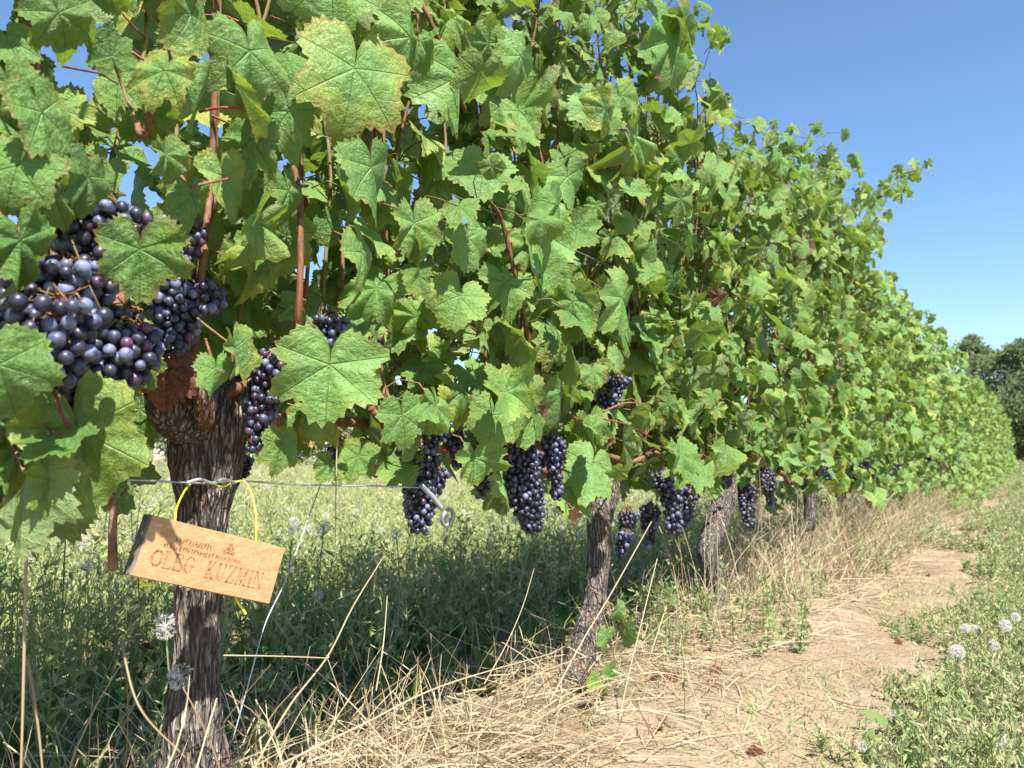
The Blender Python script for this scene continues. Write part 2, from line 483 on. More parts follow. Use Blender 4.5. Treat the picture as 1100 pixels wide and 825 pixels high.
# ------------------------------------------------------------------ grape leaf templates
def leaf_template(r, lod):
    if lod == 0: N, rings, teeth = 68, (.25, .5, .75, .92, 1.0), 34
    elif lod == 1: N, rings, teeth = 48, (.4, .75, 1.0), 24
    else: N, rings, teeth = 24, (.55, 1.0), 12
    ph = (np.arange(N) + .5) / N * 2 * math.pi - math.pi          # 0 = tip
    a = np.degrees(np.abs(ph)); sgn = np.sign(ph)
    depth = r.uniform(-.06, .10)                                    # sinus depth
    kx = np.array([0, 12, 29, 40, 52, 63, 80, 94, 108, 122, 145, 163, 174, 180])
    base = []
    for s in (-1, 1):
        j = lambda w=.04: r.uniform(-w, w)
        ky = np.array([1.0, .93 + j(), .76 - depth + j(), .82 + j(), .93 + j(.07), .84 + j(), .66 - depth * .7 + j(), .72 + j(), .80 + j(.07), .76 + j(), .68 + j(), .60 + j(), .34 + j(), .10])
        base.append(np.interp(a, kx, ky))
    rad = np.where(sgn < 0, base[0], base[1])
    # smooth a little
    rad = .5 * rad + .25 * np.roll(rad, 1) + .25 * np.roll(rad, -1)
    big = 1 + .045 * np.cos(ph * (teeth / 4) + r.uniform(0, 6))
    tooth = np.where(np.arange(N) % 2 == 0, 1.0, -1.0) * r.uniform(.034, .055) * (1 + .6 * r.uniform(-1, 1, N))
    outer = rad * big * (1 + np.where(a < 168, tooth, 0))
    V = [[0, 0, 0]]; L = [[0, 0, 0]]
    fold, curl = r.normal(.02, .34), r.uniform(-.15, .75)
    wave, wk, wp = r.uniform(.05, .19), r.integers(3, 7), r.uniform(0, 6)
    tipd, twist, puck = r.uniform(-.2, .7), r.normal(0, .38), r.uniform(.03, .09)
    side = r.normal(0, .25)
    pts = []
    for q, f in enumerate(rings):
        rr = outer if q == len(rings) - 1 else rad * big * f
        x = rr * np.sin(ph); y = rr * np.cos(ph)
        pts.append(np.stack([x, y, np.full(N, f)], -1))
    pts = np.concatenate([np.array([[0, 0, 0.0]])] + pts)
    x, y, e = pts.T
    p = np.degrees(np.arctan2(np.abs(x), y))
    dv = np.minimum.reduce([np.abs(p), np.abs(p - 50), np.abs(p - 106)]) / 26.0
    rr = np.hypot(x, y)
    z = fold * np.abs(x) * .8 - curl * (rr ** 2) * .55 + puck * np.clip(dv, 0, 1) * rr * 2
    ang = np.arctan2(x, y)
    z = z + wave * rr ** 2 * np.sin(wk * ang + wp) + .3 * wave * rr ** 2 * np.sin((2 * wk + 1) * ang + wp * 2)
    z = z - tipd * np.clip(y, 0, 2) ** 2 * .6 + twist * x * y + side * x * .5
    # real curling: shrink the reach when strongly bent
    sh = 1 / np.sqrt(1 + (z / np.maximum(rr, .2)) ** 2 * .7)
    G = np.stack([x * sh, y * sh, z], -1)
    nr = len(rings)
    i = np.arange(N); j = (i + 1) % N
    f3 = np.stack([np.zeros(N, int), 1 + j, 1 + i], -1)
    f4 = [np.stack([1 + q * N + i, 1 + q * N + j, 1 + (q + 1) * N + j, 1 + (q + 1) * N + i], -1) for q in range(nr - 1)]
    f4 = np.concatenate(f4)
    # open the petiole sinus (drop the faces that cross it)
    keep3 = ~(i == N - 1); keep4 = np.concatenate([keep3] * (nr - 1))
    return G, f3[keep3], f4[keep4], np.stack([x, y, e], -1)

TPL = {l: [leaf_template(np.random.default_rng(100 + k), l) for k in range(n)] for l, n in ((0, 40), (1, 24), (2, 14))}

def add_leaves(mb, pos, tip, nrm, size, tint, lod, r):
    """pos = petiole junction, tip = direction to the tip, nrm = upper-side normal"""
    if len(pos) == 0: return
    nrm = norm(nrm); tip = norm(tip - nrm * np.sum(tip * nrm, -1, keepdims=True))
    side = np.cross(tip, nrm)
    which = r.integers(0, len(TPL[lod]), len(pos))
    for k in range(len(TPL[lod])):
        s = np.nonzero(which == k)[0]
        if not len(s): continue
        G, f3, f4, L = TPL[lod][k]
        g = G[None] * size[s][:, None, None] * np.stack([r.uniform(.78, 1.08, len(s)), r.uniform(.85, 1.12, len(s)), r.uniform(.4, 1.9, len(s))], -1)[:, None, :]
        V = pos[s][:, None] + g[..., 0:1] * side[s][:, None] + g[..., 1:2] * tip[s][:, None] + g[..., 2:3] * nrm[s][:, None]
        nv = len(G); off = (np.arange(len(s)) * nv)[:, None, None]
        T = np.repeat(tint[s][:, None], nv, 1)
        mb.add(V.reshape(-1, 3), (f3[None] + off).reshape(-1, 3), (f4[None] + off).reshape(-1, 4), T.reshape(-1, 3), np.tile(L, (len(s), 1)), 0)

def add_petioles(mb, a, b, rad, mat, r, tint):
    """thin curved stalks a -> b, three sided"""
    n = len(a)
    if n == 0: return
    mid = (a + b) / 2 + r.normal(0, .006, (n, 3)) + np.array([0, 0, .008])
    P = np.stack([a, mid, b], 1)                     # n,3,3
    T = norm(b - a); ref = np.tile([0.3, 0.2, 1.0], (n, 1)); N = norm(np.cross(T, ref)); B = np.cross(T, N)
    an = np.arange(3) * 2 * math.pi / 3
    ringv = np.cos(an)[None, :, None] * N[:, None] + np.sin(an)[None, :, None] * B[:, None]   # n,3,3
    V = P[:, :, None] + ringv[:, None] * (rad * np.array([1.15, .9, 1.0]))[None, :, None, None]
    V = V.reshape(n, 9, 3)
    f = []
    for q in range(2):
        for s in range(3):
            f.append((q * 3 + s, q * 3 + (s + 1) % 3, q * 3 + 3 + (s + 1) % 3, q * 3 + 3 + s))
    off = (np.arange(n) * 9)[:, None, None]
    mb.add(V.reshape(-1, 3), None, (np.array(f)[None] + off).reshape(-1, 4), np.repeat(tint, 9, 0), None, mat)

def leaf_tints(n, r):
    t = np.zeros((n, 3))
    t[:, 0] = np.clip(r.beta(2, 2, n), 0, 1)
    t[:, 1] = np.where(r.random(n) < .14, r.uniform(.5, 1, n), r.uniform(0, .35, n))
    t[:, 2] = np.where(r.random(n) < .16, r.uniform(.3, .9, n), r.uniform(0, .12, n))
    t[r.random(n) < .013, 2] = 2.0
    return t

# places where the photograph looks past the leaves: (x0, y0, x1, y1) in photo pixels, keep out leaves in front of world x
CLEAR = [(38, 252, 168, 436, -.02), (188, 262, 236, 372, .02), (272, 384, 310, 478, -.02), (332, 345, 372, 372, 0),
         (160, 392, 282, 830, -.30), (130, 503, 520, 830, -.5), (520, 560, 760, 830, -.5), (422, 490, 466, 600, -.02),
         (512, 500, 612, 600, -.02), (578, 472, 612, 556, -.1), (690, 512, 738, 600, -.1), (818, 508, 852, 560, .0),
         (0, 330, 40, 372, .0), (636, 412, 688, 470, .12), (465, 470, 492, 512, .0), (150, 440, 300, 500, -.5),
         (0, 596, 130, 830, -.5), (222, 0, 240, 95, .06), (312, 212, 330, 385, .06), (205, 290, 222, 400, .05),
         (612, 575, 700, 650, -.5)]

def allowed(P):
    px, py, z = project(P)
    ok = np.ones(len(P), bool)
    for x0, y0, x1, y1, X in CLEAR:
        ok &= ~((px > x0) & (px < x1) & (py > y0) & (py < y1) & (P[:, 0] > X) & (z > 0))
    return ok

TOP_Y = [-2, -.75, -.45, 1.2, 1.9, 2.3, 2.8, 3.5, 4.2, 4.9, 5.6, 8, 11, 24, 60]
TOP_H = [1.1, 1.2, 2.15, 2.25, 2.15, 1.84, 2.08, 2.32, 2.45, 2.15, 1.98, 2.05, 2.08, 1.98, 1.9]  # unseen vine at the start kept low so sun reaches the left weeds
def top_h(y): return np.interp(y, TOP_Y, TOP_H)

def shoot_path(y, r, low=None, H=None):
    z0 = (.68 if abs(y) < .35 else .60) + r.uniform(-.02, .05); x = r.normal(-.02, .02)
    H = (top_h(y) + r.uniform(-.12, .05)) if H is None else H
    P = [np.array([x, y, z0])]
    n = 7; lean_y = r.normal(0, .10); lean_x = r.normal(-.02, .06)
    for k in range(1, n + 1):
        f = k / n
        P.append(np.array([x + lean_x * f + .10 * r.normal() * max(0, f - .7) + .03 * math.sin(f * 6 + y * 9) + r.normal(0, .012), y + lean_y * f + r.normal(0, .018), z0 + (H - z0) * f]))
    return resample(P, 30)

def vine_leaves(shoots, y0, lod, r, n_extra, front=.5, world_y=True, filt=True):
    pos, tip, nrm, size, at_, tint = [], [], [], [], [], []
    for P in shoots:
        seglen = np.linalg.norm(np.diff(P, axis=0), axis=1).sum()
        m = int(seglen / .054)
        for k in range(m):
            f = (k + r.random() * .6) / m
            a = P[min(int(f * 29), 28)] * 1.0
            side = 1 if r.random() < front else -1
            d = np.array([side * r.uniform(.25, 1.0), r.normal(0, .55), r.uniform(-.25, .75)])
            l = r.uniform(.05, .13)
            b = a + norm(d) * l
            young = f > .82
            s = r.uniform(.036, .074) * (1.0 if y0 < .5 else 1.14) * (r.uniform(.5, .8) if young else 1)
            if r.random() < .25: s *= r.uniform(.5, .75)
            pos.append(b); at_.append(a); size.append(s)
            nrm.append([side * .85, r.normal(-.1, .85), r.normal(.40, .60)])
            tip.append([side * .2 + r.normal(0, .2), r.normal(0, .5), -1 + r.normal(0, .35)])
    zt = None
    for k in range(n_extra):
        y = y0 + r.uniform(-.56, .56); H = top_h(y) - .12
        zl = .46 if y0 < 3.5 else .34 if y0 < 8 else .10
        z = zl + (H - zl) * (r.random() ** .9 if r.random() < .75 else r.random() * .28)
        side = 1 if r.random() < front else -1
        th = (.25 if z < 1.3 else .20) + (.10 if y0 > 8 else 0)
        x = side * th * r.random() ** .8
        b = np.array([x, y, z]); a = b + np.array([-side * .05, r.normal(0, .03), .02])
        pos.append(b); at_.append(a); size.append(r.uniform(.028, .068) * (1.0 if y0 < .5 else 1.16))
        nrm.append([side * .85, r.normal(-.12, .85), r.normal(.40, .62)])
        tip.append([side * .2 + r.normal(0, .25), r.normal(0, .55), -1 + r.normal(0, .4)])
    pos, tip, nrm, size, at_ = map(np.array, (pos, tip, nrm, size, at_))
    tint = leaf_tints(len(pos), r)
    size = np.where(tint[:, 2] > 1.5, size * .55, size)
    if filt:
        c = pos + norm(tip) * size[:, None] * .4
        ok = allowed(c) & allowed(pos) & allowed(pos + norm(tip) * size[:, None] * .9)
        low_ = None
        low = pos[:, 2] - size * .8 < (.42 if y0 < 1.5 else .33 if y0 < 3.5 else .24 if y0 < 8 else .02)
        ok &= ~low
        pos, tip, nrm, size, at_, tint = (q[ok] for q in (pos, tip, nrm, size, at_, tint))
    return pos, tip, nrm, size, at_, tint

def build_foliage(mb, data, lod, r):
    pos, tip, nrm, size, at_, tint = data
    add_leaves(mb, pos, tip, nrm, size, tint, lod, r)
    pt = np.zeros((len(pos), 3)); pt[:, 0] = r.uniform(.2, .9, len(pos)); pt[:, 1] = r.uniform(0, .7, len(pos)); pt[:, 2] = np.where(r.random(len(pos)) < .45, r.uniform(.4, 1, len(pos)), 0)
    add_petioles(mb, at_, pos, .0014, 1, r, pt)

# ------------------------------------------------------------------ trunks
def trunk_mesh(mb, pts, rad, r, seg=150, sides=72, amp=.006, lump=.008, dusty=True, fresh=0.0, seed=0, twist=2.0):
    P = resample(pts, seg); n = len(P)
    rr = np.interp(np.linspace(0, 1, n), np.linspace(0, 1, len(rad)), rad)
    T, N, B = frames(P)
    L = np.concatenate([[0], np.cumsum(np.linalg.norm(np.diff(P, axis=0), axis=1))])
    a = np.arange(sides) * 2 * math.pi / sides
    A, H = np.meshgrid(a, L)
    tw = A + H * twist
    k = 3.2
    rid = 1 - np.abs(2 * vnoise(np.cos(tw) * k * 1.6, np.sin(tw) * k * 1.6, H * 9 + seed, 11) - 1)
    fib = 1 - np.abs(2 * vnoise(np.cos(tw) * k * 3.6, np.sin(tw) * k * 3.6, H * 16 + seed, 12) - 1)
    fin = vnoise(np.cos(tw) * k * 8, np.sin(tw) * k * 8, H * 60 + seed, 13)
    lum = vnoise(np.cos(A) * 1.3, np.sin(A) * 1.3, H * 14 + seed, 14) - .5
    disp = amp * (rid * .9 + fib * .7 + fin * .35 - 1.0) + lump * 2 * lum
    sc = rr / max(rad)
    D = rr[:, None] + disp * np.clip(sc, .35, 1)[:, None]
    V = P[:, None] + D[..., None] * (np.cos(A)[..., None] * N[:, None] + np.sin(A)[..., None] * B[:, None])
    i = np.arange(n - 1)[:, None] * sides; j = np.arange(sides)[None]; q = (j + 1) % sides
    F = np.stack([i + j, i + q, i + sides + q, i + sides + j], -1).reshape(-1, 4)
    fiss = np.clip((rid * .55 + fib * .45), 0, 1)
    dust = np.clip(1 - (V[..., 2] - ground_z(P[0][0], P[0][1])) / .10, 0, 1) * .7 if dusty else np.zeros_like(fiss)
    tint = np.stack([fiss, dust, np.full_like(fiss, fresh)], -1).reshape(-1, 3)
    V = np.vstack([V.reshape(-1, 3), P[-1] + T[-1] * rr[-1] * .5])
    tint = np.vstack([tint, [[.5, 0, fresh]]])
    f3 = [(n * sides, (n - 1) * sides + s, (n - 1) * sides + (s + 1) % sides) for s in range(sides)]
    mb.add(V, f3, F, tint)

# ------------------------------------------------------------------ grape bunches
def sphere_tpl(nu, nv):
    V = [[0, 0, 1]]
    for i in range(1, nv):
        t = math.pi * i / nv
        for j in range(nu):
            p = 2 * math.pi * j / nu
            V.append([math.sin(t) * math.cos(p), math.sin(t) * math.sin(p), math.cos(t)])
    V.append([0, 0, -1]); f3, f4 = [], []
    for j in range(nu):
        f3.append((0, 1 + j, 1 + (j + 1) % nu))
        f3.append((len(V) - 1, 1 + (nv - 2) * nu + (j + 1) % nu, 1 + (nv - 2) * nu + j))
        for i in range(nv - 2):
            a = 1 + i * nu
            f4.append((a + j, a + nu + j, a + nu + (j + 1) % nu, a + (j + 1) % nu))
    return np.array(V), np.array(f3), np.array(f4)
SPH = {0: sphere_tpl(20, 12), 1: sphere_tpl(12, 8), 2: sphere_tpl(8, 5)}

def bunch(parent, top, length, width, br, seed, lod=0, lean=(0, 0), n=None, loose=1.0, green=0.0, name='grape_bunch', label=None):
    """one hanging bunch: berries mesh with the stalk as sub-part. top = world (or local) point"""
    r = np.random.default_rng(seed)
    top = np.asarray(top, float)
    n = n or 999
    br = br * (.73 if lod == 0 else .85); length *= .86; width *= .84
    lean = (lean[0] + r.normal(0, .12), lean[1] + r.normal(0, .2))
    pts = []
    tries = 0
    while len(pts) < n and tries < 4000:
        tries += 1
        f = r.random() ** .85
        w = width / 2 * (1 - .62 * f ** 1.3) * (1.0 if f > .08 else .75 + f * 3.0)
        a = r.uniform(0, 2 * math.pi); w *= 1 + .22 * math.sin(a + seed) * (1 - f) + .12 * math.sin(f * 9 + seed); q = w * math.sqrt(r.uniform(.12, 1))
        p = np.array([q * math.cos(a) + lean[0] * f * length, q * math.sin(a) + lean[1] * f * length, -.006 - f * length])
        if all(np.sum((p - o) ** 2) > (br * 1.78 * loose) ** 2 for o in pts):
            pts.append(p)
    pts = np.array(pts)
    sv_, s3, s4 = SPH[lod]
    mb = MB()
    m = len(pts)
    sc = br * r.uniform(.78, 1.14, m)
    el = 1 + r.uniform(0, .12, (m, 1, 1)) * np.array([0, 0, 1])
    V = top + pts[:, None] + sv_[None] * sc[:, None, None] * el
    L = sv_[None] * br + pts[:, None] * 3 + seed
    tint = np.zeros((m, 3)); tint[:, 0] = r.random(m)
    tint[:, 2] = np.where(r.random(m) < .12, r.uniform(.3, 1, m), 0)
    if green: tint[:, 1] = np.where(r.random(m) < green, r.uniform(.6, 1, m), 0)
    nv = len(sv_); off = (np.arange(m) * nv)[:, None, None]
    mb.add(V.reshape(-1, 3), (s3[None] + off).reshape(-1, 3), (s4[None] + off).reshape(-1, 4), np.repeat(tint, nv, 0), L.reshape(-1, 3))
    o = mb.build(name, M['berry'], parent)
    if label: o['label'] = label
    sb = MB()
    tube(sb, [top + (0, 0, .006), top + (0, 0, -.004), top + np.array([lean[0] * .5 * length, lean[1] * .5 * length, -length * .5]), top + np.array([lean[0] * length, lean[1] * length, -length * .95])], [.0013, .0013, .0010], 5, 8, (.2, .6, .5))
    ax = np.stack([lean[0] * -pts[:, 2], lean[1] * -pts[:, 2], pts[:, 2] + .012], -1)
    pt = np.zeros((m, 3)); pt[:, 0] = .2; pt[:, 1] = .6; pt[:, 2] = .35
    add_petioles(sb, top + ax, top + pts, .0009, 0, r, pt)
    sb.build('stalk', M['cane'], o)
    return o

# ------------------------------------------------------------------ GROUND
def grid_patch(xs, ys, zoff=0.0):
    Xg, Yg = np.meshgrid(xs, ys)
    Z = ground_z(Xg, Yg) + zoff
    V = np.stack([Xg, Yg, Z], -1).reshape(-1, 3)
    nx, ny = len(xs), len(ys)
    i = np.arange(ny - 1)[:, None] * nx; j = np.arange(nx - 1)[None]
    F = np.stack([i + j, i + j + 1, i + nx + j + 1, i + nx + j], -1).reshape(-1, 4)
    return V, F
xs = np.unique(np.concatenate([np.linspace(-900, -20, 12), np.linspace(-20, -3, 30), np.linspace(-3, 2.5, 190), np.linspace(2.5, 20, 20), np.linspace(20, 900, 12)]))
ys = np.unique(np.concatenate([np.linspace(-300, -3, 8), np.linspace(-3, 7, 300), np.linspace(7, 40, 160), np.linspace(40, 1500, 20)]))
V, F = grid_patch(xs, ys)
g = MB(); g.add(V, None, F)
tag(g.build('ground', M['soil']), kind='structure')

# sandy foot path along the row
ysP = np.concatenate([np.linspace(-2, 7, 260), np.linspace(7.1, 19, 120)])
u = np.linspace(0, 1, 22)
el_ = .17 + .09 * (vnoise(ysP * 2.3, 0, 0, 21) - .5) + .05 * (vnoise(ysP * 9, 0, 0, 22) - .5)
taper = np.clip((ysP - 9) / 10, 0, 1); el_ = el_ + .17 * taper
er_ = .64 - .22 * taper + .10 * (vnoise(ysP * 1.9, 5, 0, 23) - .5) + .06 * (vnoise(ysP * 8, 5, 0, 24) - .5)
Xp = el_[:, None] + (er_ - el_)[:, None] * u[None]; Yp = np.repeat(ysP[:, None], 22, 1)
V = np.stack([Xp, Yp, ground_z(Xp, Yp) + .006], -1).reshape(-1, 3)
i = np.arange(len(ysP) - 1)[:, None] * 22; j = np.arange(21)[None]
F = np.stack([i + j, i + j + 1, i + 22 + j + 1, i + 22 + j], -1).reshape(-1, 4)
g = MB(); g.add(V, None, F)
tag(g.build('path', M['path']), kind='structure')

# ------------------------------------------------------------------ strips: grass blades, straw, weed leaves (vectorised)
def strips(mb, base, d0, bend, length, width, segs, tint, prof='blade', mat=0, r=None):
    n = len(base)
    if n == 0: return None
    t = np.linspace(0, 1, segs + 1)
    d0 = norm(d0)
    C = base[:, None] + length[:, None, None] * (t[None, :, None] * d0[:, None] + (t ** 2)[None, :, None] * bend[:, None])
    side = norm(np.cross(d0, r.normal(0, 1, (n, 3)) + np.array([0.001, 0, 0])))
    w = {'blade': 1 - t ** 2 * .95, 'lance': np.sin(math.pi * np.clip(t * .96 + .06, 0, 1)) ** .8 + .05, 'stem': 1 - .5 * t}[prof]
    off = side[:, None] * (width[:, None] * w[None])[..., None] * .5
    V = np.stack([C - off, C + off], 2).reshape(n, -1, 3)      # n, (segs+1)*2, 3
    q = np.arange(segs) * 2
    f = np.stack([q, q + 1, q + 3, q + 2], -1)
    k = (segs + 1) * 2
    F = (f[None] + (np.arange(n) * k)[:, None, None]).reshape(-1, 4)
    mb.add(V.reshape(-1, 3), None, F, np.repeat(tint, k, 0), None, mat)
    return C

def dirs(n, r, up, spread):
    a = r.uniform(0, 2 * math.pi, n)
    s = np.abs(r.normal(0, spread, n))
    return norm(np.stack([np.cos(a) * s, np.sin(a) * s, np.full(n, up)], -1))

def weeds(mb, base, h, r, nleaf=14, lw=.007, ll=.035, tone=(.2, .9), dry=.12, bushy=.35):
    """upright branching herbs: a stem, side twigs and many small lance leaves"""
    n = len(base)
    d = dirs(n, r, 1, .28); b = r.normal(0, .18, (n, 3)); b[:, 2] = -.05
    t0 = np.zeros((n, 3)); t0[:, 0] = r.uniform(*tone, n); t0[:, 1] = np.where(r.random(n) < dry, r.uniform(.5, 1, n), r.uniform(0, .25, n))
    ts = t0.copy(); ts[:, 0] *= .8
    strips(mb, base, d, b, h, np.full(n, .0035), 4, ts, 'stem', 0, r)
    tops = base + h[:, None] * (d + b)
    # twigs
    k = 4
    f = r.uniform(.25, .9, (n, k))
    tb_ = (base[:, None] + h[:, None, None] * (f[..., None] * d[:, None] + (f ** 2)[..., None] * b[:, None])).reshape(-1, 3)
    td = dirs(n * k, r, 1, 1.0); tl = np.repeat(h, k) * r.uniform(.2, .45, n * k); tbend = r.normal(0, .12, (n * k, 3))
    tt = np.repeat(ts, k, 0)
    strips(mb, tb_, td, tbend, tl, np.full(n * k, .0025), 2, tt, 'stem', 0, r)
    # leaves on stem and twigs
    m = nleaf
    f = r.uniform(.05, 1, (n, m))
    lb = (base[:, None] + h[:, None, None] * (f[..., None] * d[:, None] + (f ** 2)[..., None] * b[:, None])).reshape(-1, 3)
    ld = dirs(n * m, r, .5, .9); lt = np.repeat(t0, m, 0); lt[:, 0] = np.clip(lt[:, 0] + r.normal(0, .15, n * m), 0, 1)
    L = r.uniform(.5, 1.2, n * m) * ll * (1.35 - f.ravel()); 
    bd = r.normal(0, .15, (n * m, 3)); bd[:, 2] -= .3
    strips(mb, lb, ld, bd, L, L * r.uniform(.18, .34, n * m), 2, lt, 'lance', 0, r)
    m2 = 4
    f = r.uniform(.2, 1, (n * k, m2))
    lb = (tb_[:, None] + tl[:, None, None] * (f[..., None] * td[:, None] + (f ** 2)[..., None] * tbend[:, None])).reshape(-1, 3)
    ld = dirs(n * k * m2, r, .6, .9); lt = np.repeat(tt, m2, 0)
    L = r.uniform(.4, 1.0, len(lb)) * ll * .75
    strips(mb, lb, ld, r.normal(0, .15, (len(lb), 3)), L, L * .3, 2, lt, 'lance', 0, r)
    return tops, tb_ + tl[:, None] * (td + tbend)

def puffs(mb, c, rad, r, spikes=26, tint0=(.6, .1, 0)):
    """fluffy seed heads as radiating hairs"""
    n = len(c)
    d = norm(r.normal(0, 1, (n * spikes, 3)))
    b = np.repeat(c, spikes, 0); L = np.repeat(rad, spikes) * r.uniform(.8, 1.1, n * spikes)
    t = np.zeros((n * spikes, 3)); t[:, 0] = r.uniform(.2, 1, n * spikes); t[:, 1] = .15
    strips(mb, b, d, r.normal(0, .08, (n * spikes, 3)), L, L * .22, 1, t, 'stem', 1, r)

def scatter(n, x0, x1, y0, y1, r, pw=1.0):
    x = r.uniform(x0, x1, n); y = y0 + (y1 - y0) * r.random(n) ** pw
    return np.stack([x, y, ground_z(x, y) - .004], -1)

# --- weeds beyond the row
r = np.random.default_rng(31)
wb_ = MB()
for (n, x0, x1, y0, y1, h0, h1, ll, tone) in (
        (2300, -2.0, -.42, -1.2, 5, .14, .34, .040, (.2, .9)),
        (4200, -5.0, -1.0, -1.5, 6, .26, .50, .044, (.5, 1.0)),
        (2600, -12, -4.5, -2, 14, .22, .48, .05, (.5, 1.0)),
        (1500, -5.0, -.3, 5, 16, .15, .40, .045, (.4, 1.0)),
        (2200, -34, -10, -4, 40, .3, .65, .11, (.5, 1.0))):
    b = scatter(n, x0, x1, y0, y1, r)
    keep = vnoise(b[:, 0] * 1.3, b[:, 1] * 1.3, 0, 41) > .24
    b = b[keep]
    h = r.uniform(h0, h1, len(b)) * (.7 + .6 * vnoise(b[:, 0] * .8, b[:, 1] * .8, 0, 42))
    tops, tips = weeds(wb_, b, h, r, 12, ll=ll, tone=tone)
    s = r.random(len(tips)) < .10
    if x0 > -12: puffs(wb_, tips[s] + (0, 0, .004), r.uniform(.005, .011, s.sum()), r, 14)
# tufts of grass low down between the weeds
n = 7000
b = scatter(n, -4, -.1, -1, 6, r)
t = np.zeros((n, 3)); t[:, 0] = r.uniform(0, .8, n); t[:, 1] = np.where(r.random(n) < .2, .8, .1)
bd = r.normal(0, .3, (n, 3)); bd[:, 2] = -.25
strips(wb_, b, dirs(n, r, 1, .5), bd, r.uniform(.06, .24, n), r.uniform(.003, .007, n), 3, t, 'blade', 0, r)
tag(wb_.build('weeds', [M['herb'], M['fluff']], smooth=False), 'tall grey green weeds with small fluffy heads filling the ground behind the vine row', 'weeds', kind='stuff')

# broad leaved herbs in the shade under the row
sb_ = MB(); r = np.random.default_rng(77)
n = 260
b = scatter(n, -1.3, -.15, -.8, 2.6, r)
k = 8
bb = np.repeat(b, k, 0); t = np.zeros((n * k, 3)); t[:, 0] = r.uniform(0, .35, n * k)
bd = r.normal(0, .12, (n * k, 3)); bd[:, 2] = -.3
L = r.uniform(.06, .14, n * k)
strips(sb_, bb, dirs(n * k, r, .75, .7), bd, L, L * r.uniform(.22, .36, n * k), 5, t, 'lance', 0, r)
tag(sb_.build('ground_cover', [M['herb']]), 'dark broad leaved herbs growing in the shade behind the vine trunks', 'ground cover', kind='stuff')

# --- low weeds and grass on the right of the path
r = np.random.default_rng(32); gr = MB()
for (n, x0, x1, y0, y1, h0, h1, ll) in ((3200, .46, 1.5, -.1, 3.5, .03, .12, .024), (3000, .42, 1.6, 3.5, 12, .06, .15, .035), (4200, .12, 4, 12, 50, .1, .22, .08), (900, 1.5, 4, -1, 12, .06, .2, .05)):
    b = scatter(n, x0, x1, y0, y1, r)
    edge = .59 + .30 * (vnoise(b[:, 0] * 9, b[:, 1] * 9, 0, 48) - .4) + .26 * (vnoise(b[:, 1] * 1.7, 2, 0, 23) - .5)
    keep = (b[:, 0] > edge) & (vnoise(b[:, 0] * 5, b[:, 1] * 5, 0, 43) > .25)
    keep &= np.hypot(b[:, 0] - CAM[0], b[:, 1] - CAM[1]) > .35
    b = b[keep]; h = r.uniform(h0, h1, len(b)) * np.clip((b[:, 0] - .45) * 4, .3, 1.15)
    weeds(gr, b, h, r, 11, ll=ll, tone=(.25, 1.0), dry=.16)
n = 20000
b = scatter(n, .36, 1.6, -.2, 9, r, 1.6)
ok = b[:, 0] > .42 + .5 * (vnoise(b[:, 1] * 2.1, 9, 0, 44) - .3)
b = b[ok]; n = len(b)
t = np.zeros((n, 3)); t[:, 0] = r.uniform(.2, 1, n); t[:, 1] = np.where(r.random(n) < .3, .9, .1)
bd = r.normal(0, .35, (n, 3)); bd[:, 2] = -.35
strips(gr, b, dirs(n, r, 1, .8), bd, r.uniform(.02, .08, n), r.uniform(.002, .0045, n), 3, t, 'blade', 0, r)
# rough meadow past the end of the row
b = scatter(6000, -22, 14, 30, 78, r)
weeds(gr, b, r.uniform(.18, .4, len(b)), r, 9, ll=.20, tone=(.2, .8), dry=.3)
# the path closes over with short grass farther on
b = scatter(5200, .05, .75, 5, 30, r, 1.3)
b = b[(vnoise(b[:, 0] * 4, b[:, 1] * 1.2, 0, 50) + (b[:, 1] - 5) / 22) > .72]
weeds(gr, b, r.uniform(.03, .11, len(b)), r, 9, ll=.045, tone=(.3, 1.0), dry=.3)
# green herbs mixed into the dry grass under the row
b = scatter(900, -.15, .36, 1.3, 9, r)
b = b[vnoise(b[:, 0] * 3, b[:, 1] * 3, 0, 49) > .5]
weeds(gr, b, r.uniform(.06, .24, len(b)), r, 11, ll=.032, tone=(.1, .8), dry=.2)
# sparse tufts on the path itself
n = 1500
c = scatter(n, .08, .70, .2, 34, r, 1.2)
keep = vnoise(c[:, 0] * 3, c[:, 1] * 3, 0, 45) > .45
c = c[keep]; n = len(c); k = 26
bb = np.repeat(c, k, 0) + np.concatenate([r.normal(0, .03, (n * k, 2)), np.zeros((n * k, 1))], 1)
t = np.zeros((n * k, 3)); t[:, 0] = r.uniform(.2, .9, n * k); t[:, 1] = np.where(r.random(n * k) < .25, .8, .1)
bd = r.normal(0, .35, (n * k, 3)); bd[:, 2] = -.3
strips(gr, bb, dirs(n * k, r, .8, .9), bd, r.uniform(.012, .05, n * k), r.uniform(.002, .004, n * k), 2, t, 'blade', 0, r)
tag(gr.build('grass', [M['grass'], M['fluff']], smooth=False), 'short green grass and herbs along the right side of the sandy path', 'grass', kind='stuff')

